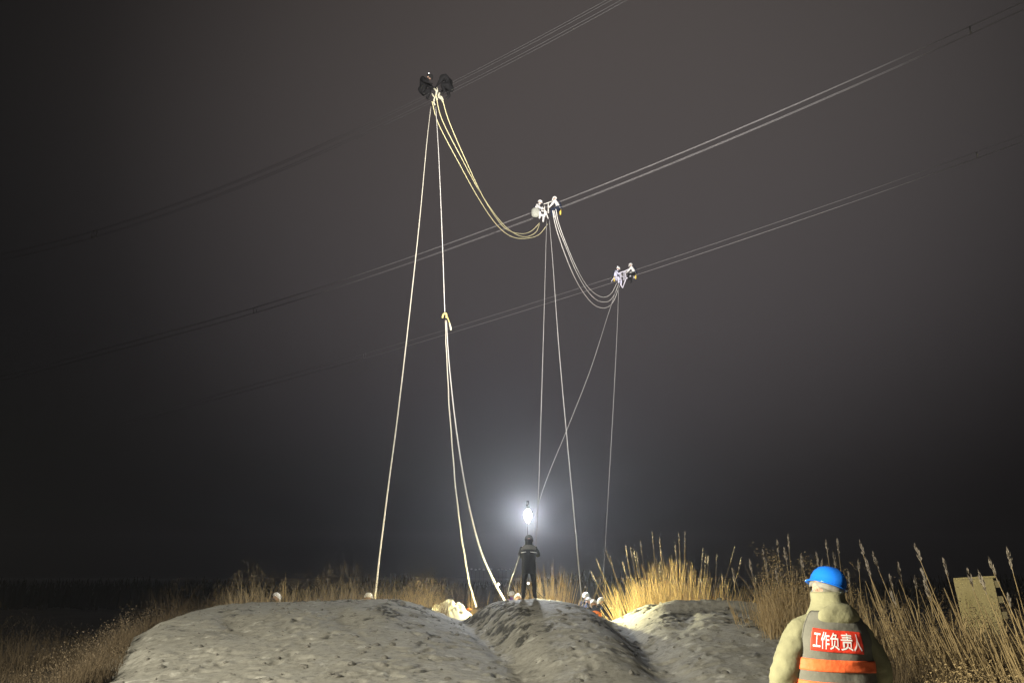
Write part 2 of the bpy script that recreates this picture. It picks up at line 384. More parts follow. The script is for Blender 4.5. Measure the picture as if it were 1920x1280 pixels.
def skin_body(chains, parent, mats, seg_mat, sub=2, wrinkle=0.0, wscale=9.0, name='body'):
    """chains: dict joint -> (pos, radius); seg list (a, b); one continuous skinned surface"""
    joints, segs = chains
    names = list(joints); ix = {k: i for i, k in enumerate(names)}
    me = bpy.data.meshes.new(name)
    me.from_pydata([joints[k][0] for k in names], [(ix[a], ix[b]) for a, b in segs], [])
    o = bpy.data.objects.new(name, me); COL.objects.link(o)
    md = o.modifiers.new('skin', 'SKIN'); md.use_smooth_shade = True; md.branch_smoothing = 0.4
    for i, k in enumerate(names):
        r = joints[k][1]; r = r if isinstance(r, tuple) else (r, r)
        me.skin_vertices[0].data[i].radius = r
        me.skin_vertices[0].data[i].use_root = (k == 'pelvis')
    sd = o.modifiers.new('sub', 'SUBSURF'); sd.levels = sub; sd.render_levels = sub
    dg = bpy.context.evaluated_depsgraph_get(); dg.update()
    ev = o.evaluated_get(dg); m2_ = bpy.data.meshes.new_from_object(ev)
    o.modifiers.clear(); o.data = m2_; bpy.data.meshes.remove(me); m2_.name = name
    m2_.materials.clear()
    for m in mats: m2_.materials.append(m)
    sl = [(Vector(joints[a][0]), Vector(joints[b][0]), seg_mat(a, b), (max(joints[a][1]) if isinstance(joints[a][1], tuple) else joints[a][1])) for a, b in segs]
    if wrinkle > 0:
        for v in m2_.vertices:
            c = v.co; q = mnoise.noise(Vector((c.x * wscale * 0.8, c.y * wscale * 0.8, c.z * wscale * 1.7)))
            q2 = 1 - 2.2 * abs(mnoise.noise(Vector((c.x * wscale * 2.2 + 4, c.y * wscale * 2.2, c.z * wscale * 3.5))))
            q3 = mnoise.noise(Vector((c.x * 5 + c.z * 6, c.y * 5, c.z * 30 - c.x * 14)))
            v.co = c + v.normal * ((q + 0.45 * q2 + 0.5 * q3) * wrinkle)
    for p in m2_.polygons:
        c = p.center; best = None
        for A, B, mi, r in sl:
            d = B - A; t = max(0, min(1, (c - A).dot(d) / max(d.length_squared, 1e-9)))
            q = (c - (A + d * t)).length / r
            if best is None or q < best[0]: best = (q, mi)
        p.material_index = best[1]; p.use_smooth = True
    o.parent = parent
    return o

def person_joints(P, h=1.0, bulk=1.0):
    """P: joint positions (dict) for pelvis chest neck head, sho/elb/wri/ l r, hip/kne/ank/toe l r.  Facing +Y."""
    J = {}; S = []
    def j(k, p, r): J[k] = (Vector(p), r)
    j('pelvis', P['pelvis'], (0.145 * bulk, 0.115 * bulk))
    pv = Vector(P['pelvis']); ch = Vector(P['chest']); nk = Vector(P['neck']); hd = Vector(P['head'])
    j('waist', pv.lerp(ch, 0.45), (0.15 * bulk, 0.115 * bulk)); j('chest', ch, (0.175 * bulk, 0.12 * bulk))
    j('neck', nk, 0.062); j('jaw', nk.lerp(hd, 0.55), 0.075); j('head', hd, 0.092); 
    up = (hd - nk).normalized(); fw = Vector(P.get('face', (0, 1, 0))).normalized(); rt = fw.cross(up)
    j('crown', hd + up * 0.075, 0.075)
    j('nose', hd + fw * 0.112 - up * 0.025, 0.013)
    S += [('pelvis', 'waist'), ('waist', 'chest'), ('chest', 'neck'), ('neck', 'jaw'), ('jaw', 'head'), ('head', 'crown'), ('head', 'nose')]
    for s, q in (('l', -1), ('r', 1)):
        j('ear' + s, hd + rt * (0.1 * q) - up * 0.02, 0.016); S.append(('head', 'ear' + s))
        j('sho' + s, P['sho' + s], 0.078 * bulk); j('elb' + s, P['elb' + s], 0.056 * bulk); j('wri' + s, P['wri' + s], 0.038)
        e = Vector(P['elb' + s]); wv = Vector(P['wri' + s]); d = (wv - e).normalized()
        side = d.cross(Vector((0, 0, 1)));
        if side.length < 0.1: side = Vector((1, 0, 0))
        side.normalize(); nrm_ = side.cross(d)
        j('palm' + s, wv + d * 0.06, (0.036, 0.022)); 
        S += [('chest', 'sho' + s), ('sho' + s, 'elb' + s), ('elb' + s, 'wri' + s), ('wri' + s, 'palm' + s)]
        for fi, (off, ln) in enumerate(((-0.028, 0.062), (-0.010, 0.075), (0.010, 0.070), (0.028, 0.055))):
            j('fa%d%s' % (fi, s), wv + d * 0.095 + side * off, 0.010); j('fb%d%s' % (fi, s), wv + d * (0.095 + ln * 0.6) + side * off * 1.1 + nrm_ * 0.025, 0.008)
            S += [('palm' + s, 'fa%d%s' % (fi, s)), ('fa%d%s' % (fi, s), 'fb%d%s' % (fi, s))]
        j('th' + s, wv + d * 0.05 + side * (0.05 * -q) + nrm_ * 0.02, 0.011); S.append(('palm' + s, 'th' + s))
        j('hip' + s, P['hip' + s], 0.098 * bulk); j('kne' + s, P['kne' + s], 0.068 * bulk); j('ank' + s, P['ank' + s], 0.05)
        j('toe' + s, P['toe' + s], (0.045, 0.04))
        S += [('pelvis', 'hip' + s), ('hip' + s, 'kne' + s), ('kne' + s, 'ank' + s), ('ank' + s, 'toe' + s)]
    return J, S
def seg_material(a, b):
    if a.startswith(('palm', 'wri', 'fa')): return 3
    if a in ('neck', 'jaw', 'head'): return 2
    if a.startswith(('kne', 'hip')) or b.startswith('hip'): return 1
    if a.startswith('ank'): return 4
    return 0

STAND = dict(pelvis=(0, 0, 0.95), chest=(0, 0.0, 1.32), neck=(0, 0.0, 1.5), head=(0, 0.02, 1.63),
             shol=(-0.19, 0, 1.42), elbl=(-0.25, 0.0, 1.13), wril=(-0.22, 0.18, 0.98), shor=(0.19, 0, 1.42), elbr=(0.25, 0, 1.13), wrir=(0.22, 0.18, 0.98),
             hipl=(-0.1, 0, 0.88), knel=(-0.12, 0.03, 0.5), ankl=(-0.13, 0, 0.09), toel=(-0.14, 0.15, 0.05),
             hipr=(0.1, 0, 0.88), kner=(0.12, 0.03, 0.5), ankr=(0.13, 0, 0.09), toer=(0.14, 0.15, 0.05))
def pose(base, **k):
    d = dict(base); d.update(k); return d
SIT = pose(STAND, pelvis=(0, 0, 0), chest=(0, 0.12, 0.38), neck=(0, 0.2, 0.54), head=(0, 0.25, 0.66), shol=(-0.19, 0.15, 0.47), elbl=(-0.27, 0.3, 0.24), wril=(-0.2, 0.5, 0.12),
           shor=(0.19, 0.15, 0.47), elbr=(0.27, 0.3, 0.24), wrir=(0.2, 0.5, 0.12), hipl=(-0.11, 0.03, -0.03), knel=(-0.24, 0.38, -0.06), ankl=(-0.25, 0.33, -0.48), toel=(-0.25, 0.47, -0.53),
           hipr=(0.11, 0.03, -0.03), kner=(0.24, 0.38, -0.06), ankr=(0.25, 0.33, -0.48), toer=(0.25, 0.47, -0.53))

def helmet(parent, loc, mt, rot=None, s=1.0, band=None):
    """safety helmet: shell with brim and a raised crown rib"""
    R = rot if rot is not None else Matrix.Identity(3)
    m = MB()
    prof = [(0.150, 0.0), (0.152, 0.006), (0.131, 0.016), (0.128, 0.05), (0.117, 0.085), (0.092, 0.117), (0.055, 0.137), (0.02, 0.143), (0.001, 0.1435)]
    N = 40; vs_, fs_ = [], []
    for i, (r, z) in enumerate(prof):
        for k in range(N):
            a_ = 2 * math.pi * k / N; c, sn = math.cos(a_), math.sin(a_)
            rr = r
            if i <= 2: rr = 0.128 + (r - 0.128) * (0.35 + 0.65 * max(0, sn) ** 2 * 2.2)      # peak at the front, thin rim behind
            zz = z - (0.012 * max(0, sn) if i <= 1 else 0)
            rib = 0.006 * math.exp(-((c * r) / 0.018) ** 2) if 3 <= i <= 7 else 0
            nrm_ = Vector((c * 0.8, sn * 0.8, 0.6)) * rib
            vs_.append(Vector((c * rr * 0.92, sn * rr * 1.08, zz)) + nrm_)
    for i in range(len(prof) - 1):
        for k in range(N): fs_.append((i * N + k, i * N + (k + 1) % N, (i + 1) * N + (k + 1) % N, (i + 1) * N + k))
    # inner side
    base = len(vs_)
    for (r, z) in [(0.124, 0.004), (0.112, 0.07), (0.06, 0.12), (0.001, 0.13)]:
        for k in range(N):
            a_ = 2 * math.pi * k / N; vs_.append(Vector((math.cos(a_) * r * .92, math.sin(a_) * r * 1.06, z)))
    for k in range(N): fs_.append((k, base + k, base + (k + 1) % N, (k + 1) % N))
    for i in range(3):
        for k in range(N): fs_.append((base + i * N + k, base + (i + 1) * N + k, base + (i + 1) * N + (k + 1) % N, base + i * N + (k + 1) % N))
    m.add([Vector(loc) + R @ (v * s) for v in vs_], fs_)
    o = m.build('helmet', mt, parent)
    if band:
        bead = [Vector(loc) + R @ (vs_[N * 1 + k] * s) for k in range(N)] + [Vector(loc) + R @ (vs_[N] * s)]
        MB().tube(bead, 0.0032, 6, False).build('rim_bead', mt, o)
    if band:
        q = MB(); q.lathe([(0.108, -0.038), (0.113, -0.036), (0.115, -0.004), (0.108, 0.0)], 28, loc, 0.92, 1.06, R)
        q.build('headband', band, o)
    return o

def person(label, loc, rz, P, jacket, trousers, hat, group=None, bulk=1.0, glove=GLOVE, sc=1.0, tilt=0.0, extra=None, sub=1):
    root = empty('person', loc, rz, label=label, cat='person', group=group)
    J, S = person_joints(P, bulk=bulk)
    skin_body((J, S), root, [jacket, trousers, SKIN, glove, BOOT], seg_material, sub=sub, wrinkle=0.010, wscale=7)
    hd = Vector(P['head']); up = (hd - Vector(P['neck'])).normalized()
    f = Vector(P.get('face', (0, 1, 0))).normalized(); f = (f - up * f.dot(up)).normalized(); rt = f.cross(up)
    R = Matrix((rt, f, up)).transposed()
    helmet(root, hd + up * 0.018, hat, R)
    if extra: extra(root, P)
    root.scale = (sc, sc, sc)
    return root
def vest(root, P, mt, stripe=None, name='vest'):
    """waistcoat worn over the jacket"""
    pv = Vector(P['pelvis']); ch = Vector(P['chest']); nk = Vector(P['neck'])
    m = MB(); vs_, fs_ = [], []; N = 24
    rings = [(0.15, 0.178, 0.142), (0.5, 0.182, 0.145), (0.8, 0.20, 0.148), (1.05, 0.205, 0.142), (1.35, 0.17, 0.12), (1.6, 0.10, 0.095)]
    for t, a_, b_ in rings:
        c = pv + (ch - pv) * t if t <= 1 else ch + (nk - ch) * (t - 1)
        for k in range(N):
            an = 2 * math.pi * k / N; vs_.append(c + Vector((a_ * math.cos(an), b_ * math.sin(an), 0)))
    for i in range(len(rings) - 1):
        for k in range(N): fs_.append((i * N + k, i * N + (k + 1) % N, (i + 1) * N + (k + 1) % N, (i + 1) * N + k))
    m.add(vs_, fs_); o = m.build(name, mt, root)
    if stripe:
        for t in (0.45, 0.9):
            c0 = pv.lerp(ch, t); q = MB(); up = (ch - pv).normalized()
            ring = []
            for dz in (-0.025, 0.025):
                for k in range(N):
                    an = 2 * math.pi * k / N; ring.append(c0 + up * dz + Vector((0.211 * math.cos(an), 0.156 * math.sin(an), 0)))
            q.add(ring, [(k, (k + 1) % N, N + (k + 1) % N, N + k) for k in range(N)]); q.build('reflective_band', stripe, o)
    return o

W_HELM = mat('white_helmet_plastic', (0.86, 0.86, 0.84), 0.28, var=0.05)
B_HELM = mat('blue_helmet_plastic', (0.012, 0.16, 0.70), 0.22, var=0.10, scale=6, spec=0.5)
G_HELM = mat('grey_helmet_plastic', (0.14, 0.14, 0.13), 0.25, var=0.1)
NAVY = cloth('navy_workwear', (0.018, 0.024, 0.045))
DARK = cloth('black_workwear', (0.022, 0.024, 0.026), bump=0.012)
ORANGE = cloth('orange_vest_cloth', (0.85, 0.24, 0.05))
SILVER = mat('silver_reflective_tape', (0.72, 0.72, 0.70), 0.4, var=0.08)
PALE = cloth('pale_workwear', (0.78, 0.76, 0.74))
LILAC = cloth('pale_blue_workwear', (0.66, 0.66, 0.84))
CHAR = cloth('charcoal_workwear', (0.015, 0.015, 0.016))
PURPLE = cloth('purple_cloth', (0.20, 0.09, 0.42))

# --- the supervisor in the foreground -------------------------------------
KHAKI = cloth('khaki_fleece_coat', (0.235, 0.225, 0.135), var=0.25, bump=0.014, bscale=11)
VESTG = cloth('grey_vest_cloth', (0.15, 0.145, 0.12), var=0.15, bump=0.004, bscale=30)
STRIPE = cloth('orange_reflective_tape', (0.97, 0.16, 0.05), var=0.15, scale=12, rough=0.5)
PATCH = cloth('red_patch_cloth', (0.80, 0.055, 0.028), var=0.1, rough=0.6)
LETTER = mat('white_print', (0.88, 0.87, 0.85), 0.6, var=0.03)

FP = Vector((2.07, 5.42, 0.0))
FRZ = math.radians(4)
froot = empty('person', FP, FRZ, label='worker seen from behind in blue helmet, khaki coat and grey vest with red back patch', cat='person')
FPOSE = pose(STAND, pelvis=(0.0, -0.01, 0.93), chest=(0.01, 0.0, 1.29), neck=(0.045, 0.03, 1.47), head=(0.065, 0.065, 1.625), face=(-0.35, 1, -0.25),
             shol=(-0.195, 0.0, 1.365), elbl=(-0.335, -0.03, 1.10), wril=(-0.33, 0.12, 0.83),
             shor=(0.215, 0.0, 1.36), elbr=(0.325, -0.02, 1.10), wrir=(0.31, 0.12, 0.83))
FJ, FS = person_joints(FPOSE, bulk=1.0)
def setr(k, r): FJ[k] = (FJ[k][0], r)
setr('pelvis', (0.21, 0.15)); setr('waist', (0.225, 0.155)); setr('chest', (0.20, 0.15)); setr('neck', 0.085)
for s in 'lr':
    setr('sho' + s, 0.098); setr('elb' + s, 0.088); setr('wri' + s, 0.058); setr('hip' + s, 0.115)
skin_body((FJ, FS), froot, [KHAKI, NAVY, SKIN, GLOVE, BOOT], seg_material, sub=3, wrinkle=0.014, wscale=8)

TR = [(0.70, 0.262, 0.185), (0.90, 0.268, 0.188), (1.05, 0.266, 0.186), (1.20, 0.256, 0.182), (1.32, 0.240, 0.172), (1.40, 0.215, 0.155), (1.46, 0.172, 0.128), (1.505, 0.12, 0.10)]
_tz = np.array([q[0] for q in TR]); _ta = np.array([q[1] for q in TR]); _tb = np.array([q[2] for q in TR])
def torso(phi, z, off=0.0):
    """phi = 0 at the middle of the back, positive to the viewer's right"""
    a_ = float(np.interp(z, _tz, _ta)) ; b_ = float(np.interp(z, _tz, _tb))
    s_, c_ = math.sin(phi), math.cos(phi)
    e = 0.82
    x = a_ * math.copysign(abs(s_) ** e, s_); y = -b_ * math.copysign(abs(c_) ** e, c_)
    nz_ = mnoise.noise(Vector((x * 5.5 + 2, y * 5, z * 9))) * 0.009 + mnoise.noise(Vector((x * 12, y * 9 + 5, z * 22))) * 0.0045
    nv = Vector((x / a_ ** 2, y / b_ ** 2, 0)).normalized()
    lean = Vector((0.12 * (z - 1.15) if z > 1.15 else 0.0, 0.05 * (z - 1.2), 0))
    return Vector((x, y, z)) + nv * (off + nz_) + lean
def torso_strip(name, mt, parent, z0f, z1f, p0, p1, off, nph=60, nz=14, thick=0.003):
    m = MB(); vs_, fs_ = [], []
    for i in range(nz + 1):
        for k in range(nph + 1):
            ph = p0 + (p1 - p0) * k / nph; z = z0f(ph) + (z1f(ph) - z0f(ph)) * i / nz
            vs_.append(torso(ph, z, off))
    W = nph + 1
    for i in range(nz):
        for k in range(nph): fs_.append((i * W + k, i * W + k + 1, (i + 1) * W + k + 1, (i + 1) * W + k))
    m.add(vs_, fs_); o = m.build(name, mt, parent)
    sm = o.modifiers.new('thickness', 'SOLIDIFY'); sm.thickness = thick; sm.offset = 1
    return o
# vest back and sides, armholes cut as curved edges
def arm_edge(z):   # angular half-width of the back panel at height z
    return float(np.interp(z, [0.7, 1.0, 1.12, 1.22, 1.32, 1.40, 1.46, 1.5], [1.95, 1.95, 1.62, 1.22, 1.02, 1.04, 1.12, 1.2]))
m = MB(); vs_, fs_ = [], []; NZ, NP = 60, 70
for i in range(NZ + 1):
    for k in range(NP + 1):
        z = 0.70 + (1.485 - 0.70) * i / NZ; u = -1 + 2 * k / NP
        neck_cut = 0.0
        vs_.append(torso(u * arm_edge(z) * (1.12 if u < 0 else 1), z, 0.004))
for i in range(NZ):
    for k in range(NP): fs_.append((i * (NP + 1) + k, i * (NP + 1) + k + 1, (i + 1) * (NP + 1) + k + 1, (i + 1) * (NP + 1) + k))
m.add(vs_, fs_); fvest = m.build('vest', VESTG, froot)
sm = fvest.modifiers.new('thickness', 'SOLIDIFY'); sm.thickness = 0.005; sm.offset = 0
# piping along the armholes
for q in (-1, 1):
    MB().tube([torso(q * arm_edge(z) * (1.12 if q < 0 else 1), z, 0.006) for z in np.linspace(0.72, 1.48, 40)], 0.005, 6).build('armhole_binding', VESTG, fvest)
for (za, zb) in ((1.125, 1.195), (1.00, 1.065)):
    torso_strip('reflective_stripe', STRIPE, fvest, lambda p, q=za: q - 0.012 * p, lambda p, q=zb: q - 0.012 * p, -1.42, 1.60, 0.010, 70, 6)
PX0, PX1, PZ0, PZ1 = -0.80, 0.47, 1.238, 1.368
patch = torso_strip('back_patch', PATCH, fvest, lambda p: PZ0 - 0.022 * p, lambda p: PZ1 - 0.022 * p, PX0, PX1, 0.010, 40, 10, 0.002)
# lettering printed on the patch
tcu = bpy.data.curves.new('lettering', 'FONT'); tcu.body = '工作负责人'; tcu.size = 1.0; tcu.offset = 0.012; tcu.resolution_u = 3
to = bpy.data.objects.new('lettering', tcu); COL.objects.link(to)
bpy.context.view_layer.update(); dg = bpy.context.evaluated_depsgraph_get()
tm = bpy.data.meshes.new_from_object(to.evaluated_get(dg)); bpy.data.objects.remove(to)
if len(tm.vertices):
    bmx = bmesh.new(); bmx.from_mesh(tm)
    bmesh.ops.triangulate(bmx, faces=bmx.faces[:])
    bmesh.ops.subdivide_edges(bmx, edges=[e for e in bmx.edges if e.calc_length() > 0.12], cuts=2)
    bmx.to_mesh(tm); bmx.free()
    X_ = [v.co.x for v in tm.vertices]; Y_ = [v.co.y for v in tm.vertices]
    x0, x1, y0, y1 = min(X_), max(X_), min(Y_), max(Y_)
    for v in tm.vertices:
        u = (v.co.x - x0) / (x1 - x0); t = (v.co.y - y0) / (y1 - y0)
        ph = PX0 + 0.07 + (PX1 - PX0 - 0.14) * u; z = PZ0 + 0.014 + (PZ1 - PZ0 - 0.028) * t - 0.022 * ph
        v.co = torso(ph, z, 0.0145)
    print('TEXT verts', len(tm.vertices))
    tm.materials.clear(); link_mesh('lettering', tm, LETTER, patch, smooth=False)
# collar and hood of the coat
m = MB(); vs_, fs_ = [], []; N = 48
rings = [(1.44, 0.185, 0.15, 0.0), (1.475, 0.165, 0.140, 0.0), (1.51, 0.135, 0.125, 0.01), (1.55, 0.118, 0.118, 0.02), (1.585, 0.115, 0.120, 0.03), (1.603, 0.110, 0.116, 0.035), (1.595, 0.095, 0.10, 0.035), (1.54, 0.09, 0.095, 0.03)]
for (z, a_, b_, yo) in rings:
    for k in range(N):
        an = 2 * math.pi * k / N; c, s_ = math.cos(an), math.sin(an)
        r = 1 + 0.05 * mnoise.noise(Vector((c * 2.2, s_ * 2.2, z * 22)))
        vs_.append(Vector((a_ * 0.93 * c * r + 0.045, b_ * 0.93 * s_ * r + yo, z)))
for i in range(len(rings) - 1):
    for k in range(N): fs_.append((i * N + k, i * N + (k + 1) % N, (i + 1) * N + (k + 1) % N, (i + 1) * N + k))
m.add(vs_, fs_); m.build('collar', KHAKI, froot)
m = MB(); vs_, fs_ = [], []; NU, NV = 40, 22       # folded hood lying on the back
for i in range(NV + 1):
    th_ = math.pi * i / NV
    for k in range(NU):
        an = 2 * math.pi * k / NU
        v = Vector((math.sin(th_) * math.cos(an) * 0.138, math.sin(th_) * math.sin(an) * 0.048, math.cos(th_) * 0.075))
        v.z -= 0.9 * v.x * v.x
        v *= 1 + 0.10 * mnoise.noise(Vector((v.x * 14, v.y * 14, v.z * 26)))
        vs_.append(v + Vector((0.045, -0.105, 1.462)))
for i in range(NV):
    for k in range(NU): fs_.append((i * NU + k, i * NU + (k + 1) % NU, (i + 1) * NU + (k + 1) % NU, (i + 1) * NU + k))
m.add(vs_, fs_); m.build('hood', KHAKI, froot)
hd = Vector(FPOSE['head'])
R = Matrix.Rotation(math.radians(20), 3, 'Y') @ Matrix.Rotation(math.radians(20), 3, 'Z')
helmet(froot, hd + Vector((0.005, 0.0, 0.012)), B_HELM, R, 0.9, mat('pale_liner', (0.20, 0.19, 0.16), 0.7, var=0.7, scale=30))
m = MB(); m.lathe([(0.088, -0.10), (0.092, -0.06), (0.095, -0.01)], 24, hd + Vector((0, 0, 0.0)), 0.92, 1.0, R); m.build('knit_cap', HAIR, froot)

# --- the man on the crest ---------------------------------------------------
cx_, cy_ = 0.46, 22.0
def crest_extra(root, P):
    q = MB()
    for s_ in (-1, 1):
        MB().tube([(s_ * 0.06, -0.155, 1.30), (s_ * 0.17, -0.125, 1.285), (s_ * 0.225, -0.02, 1.28)], [0.006, 0.012, 0.006], 6).build('reflective_tape', SILVER, root)
    MB().lathe([(0.13, 1.46), (0.112, 1.52), (0.112, 1.58), (0.118, 1.655), (0.10, 1.66)], 20, (0, 0.02, 0), 0.95, 1.05).build('hood', DARK, root)
    c = MB(); vs__ = []
    for (z, a_, b_) in [(1.36, .24, .16), (1.42, .225, .15), (1.48, .15, .12), (1.52, .09, .09)]:
        for k in range(20):
            an = 2 * math.pi * k / 20; vs__.append((a_ * math.cos(an), b_ * math.sin(an) + .01, z + .012 * math.sin(3 * an)))
    c.add(vs__, [(i * 20 + k, i * 20 + (k + 1) % 20, (i + 1) * 20 + (k + 1) % 20, (i + 1) * 20 + k) for i in range(3) for k in range(20)])
    c.build('shoulder_cape', cloth('grey_yoke_cloth', (0.15, 0.15, 0.135)), root)
    h = MB(); vs__ = []       # skirt of the padded coat
    for (z, a_, b_) in [(0.70, .20, .155), (0.85, .205, .16), (1.05, .195, .15), (1.25, .215, .15), (1.37, .23, .15)]:
        for k in range(28):
            an = 2 * math.pi * k / 28; r = 1 + .05 * mnoise.noise(Vector((math.cos(an) * 2, math.sin(an) * 2, z * 6)))
            vs__.append((a_ * math.cos(an) * r, b_ * math.sin(an) * r, z))
    h.add(vs__, [(i * 28 + k, i * 28 + (k + 1) % 28, (i + 1) * 28 + (k + 1) % 28, (i + 1) * 28 + k) for i in range(4) for k in range(28)])
    h.build('padded_coat', DARK, root)
CP = pose(STAND, shol=(-0.2, 0.02, 1.40), elbl=(-0.265, 0.06, 1.16), wril=(-0.12, 0.28, 1.20), shor=(0.2, 0.02, 1.40), elbr=(0.27, 0.08, 1.18), wrir=(0.17, 0.27, 1.38),
          head=(0.0, 0.05, 1.62), face=(0, 1, 0.3), ankl=(-0.16, 0, 0.09), toel=(-0.19, 0.13, 0.05), knel=(-0.145, 0.03, 0.5), ankr=(0.16, 0, 0.09), toer=(0.20, 0.13, 0.05), kner=(0.145, 0.03, 0.5))
cz_ = min(gz_at(cx_ - .16, cy_), gz_at(cx_ + .16, cy_)) - 0.01
crest_man = person('man in dark padded coat standing on top of the middle mound under the bright lamp', (cx_, cy_, cz_), math.radians(-8), CP, DARK, DARK, G_HELM, bulk=1.2, extra=crest_extra, sub=2, sc=0.955)

# --- the crew in the dip behind the right saddle ------------------------------
FAR = 'white-helmeted crew in the dip'
def stand_at(px, py, Y, hh=1.77):
    p = atY(px, py, Y); return Vector((p.x, p.y, p.z - hh)), hh
def crew(label, px, py, Y, rz, P, jk, extra=None, group=None, tr=NAVY):
    q = atY(px, py, Y); h_ = Vector(P['head']); Rz = Matrix.Rotation(math.radians(rz), 3, 'Z'); o_ = Rz @ Vector((h_.x, h_.y, 0))
    p = Vector((q.x - o_.x, q.y - o_.y, q.z - (h_.z + 0.15)))
    return person(label, p, math.radians(rz), P, jk, tr, W_HELM, extra=extra, group=group, sub=1)
BOW = pose(STAND, chest=(0, 0.12, 1.28), neck=(0, 0.22, 1.43), head=(0, 0.30, 1.53), face=(0, 1, -0.6), shol=(-0.19, 0.15, 1.36), shor=(0.19, 0.15, 1.36), elbl=(-0.25, 0.25, 1.1), wril=(-0.15, 0.45, 1.0), elbr=(0.25, 0.25, 1.1), wrir=(0.15, 0.45, 1.0))
HOLD = pose(STAND, wril=(0.02, 0.42, 1.45), elbl=(-0.26, 0.2, 1.2), wrir=(0.12, 0.36, 1.28), elbr=(0.25, 0.18, 1.15))
crew('worker facing the camera at the back of the huddle, white helmet, holding the rope', 1098.5, 1110, 29.6, 165, HOLD, NAVY)
crew('worker in navy jacket with white helmet at the left of the huddle', 1103, 1120, 28.2, -60, BOW, NAVY)
crew('worker in orange vest and white helmet seen from behind, middle of the huddle', 1113, 1124, 26.6, 8, BOW, NAVY, extra=lambda r, P: vest(r, P, ORANGE))
crew('worker in navy jacket with silver shoulder tape and white helmet, right of the huddle', 1128, 1120, 27.2, 55, BOW, NAVY, extra=lambda r, P: MB().tube([(-.12, -.04, 1.36), (0, -.05, 1.38), (.12, -.02, 1.34)], .016, 6).build('reflective_tape', SILVER, r))
crew('lone worker behind the far left bank with white helmet and orange vest', 518, 1111, 24.9, -50, BOW, NAVY, extra=lambda r, P: vest(r, P, ORANGE, SILVER))
crew('worker in white helmet holding the long left rope behind the left mound', 691, 1111, 24.9, -40, HOLD, NAVY, extra=lambda r, P: vest(r, P, ORANGE, SILVER))
p, hh = stand_at(960, 1108, 33.0)
person('distant worker in a purple jacket left of the man on the mound', (p.x, p.y, p.z), math.radians(150), STAND, PURPLE, NAVY, W_HELM, sub=1)
crew('worker with white helmet just left of the standing man\'s legs', 971, 1113, 27.0, 20, BOW, NAVY, extra=lambda r, P: vest(r, P, ORANGE))

# ------------------------------------------------------------------ power line
D = Vector((0.893, -0.45, 0)).normalized()
COND_DIM = mat('dimmed_conductor', (0.09, 0.09, 0.09), 0.6, metal=0.2, var=0.1)  # darkened wire copy, so the near bundle looks less lit by the beam
COND = mat('weathered_conductor', (0.31, 0.30, 0.30), 0.6, metal=0.2, var=0.1)
PH = []
phases = [dict(P=(815, 182, 33.7), pts=[(560, 300), (815, 182), (1040, 66)], nm='upper'),
          dict(P=(1023, 396, 44.6), pts=[(560, 558), (1023, 396), (1650, 135)], nm='middle'),
          dict(P=(1168, 520, 53.9), pts=[(600, 692), (1168, 520), (1900, 268)], nm='lower')]
for ph in phases:
    p0 = at(*ph['P']); ph['p0'] = p0
    ss, zz = [], []
    for (px, py) in ph['pts']:
        r = ray(px, py)
        # CAM + r t = p0 + D s (horizontal)
        A = np.array([[r.x, -D.x], [r.y, -D.y]]); bb = np.array([p0.x - CAM.x, p0.y - CAM.y])
        t, s = np.linalg.solve(A, bb); ss.append(s); zz.append(CAM.z + r.z * t)
    c = np.polyfit(ss, zz, 2); ph['c'] = c
    ph['f'] = (lambda s, c=c, p0=p0: Vector((p0.x + D.x * s, p0.y + D.y * s, float(np.polyval(c, np.clip(s, -28, 28)) + (s - np.clip(s, -28, 28)) * (2 * c[0] * np.clip(s, -28, 28) + c[1])))))
    print('PHASE', ph['nm'], [(round(float(p_),1), round(float(q_),1)) for p_, q_ in zip(ss, zz)], c)
perp = Vector((D.y, -D.x, 0)); perp = perp if perp.y > 0 else -perp     # horizontal, away from the viewer
for ph, lab in zip(phases, ('highest and nearest bundle of overhead conductors, left in the picture', 'middle bundle of four overhead conductors crossing the whole picture', 'lowest and farthest bundle of overhead conductors, right in the picture')):
    root = empty('overhead_line', ph['f'](0), 0, label=lab, cat='power line', group='overhead conductor bundles')
    base = ph['f'](0)
    for (du, dv) in ((-0.13, -0.06), (0.13, 0.06), (-0.13, -0.44), (0.13, -0.34)):
        pts = [ph['f'](s) + perp * du + Vector((0, 0, dv + 0.25)) - base for s in np.linspace(-50, 60, 111)]
        MB().tube(pts, 0.0062 if ph['nm'] == 'upper' else 0.0085, 6).build('conductor', COND_DIM if ph['nm'] == 'upper' else COND, root)
    for s in (-22, 22):
        q = MB()
        cs = [ph['f'](s) + perp * du + Vector((0, 0, dv + 0.25)) - base for (du, dv) in ((-0.13, -0.06), (0.13, 0.06), (0.13, -0.34), (-0.13, -0.44))]
        for i in range(4): q.tube([cs[i], cs[(i + 1) % 4]], 0.018, 6)
        q.build('spacer', COND, root)

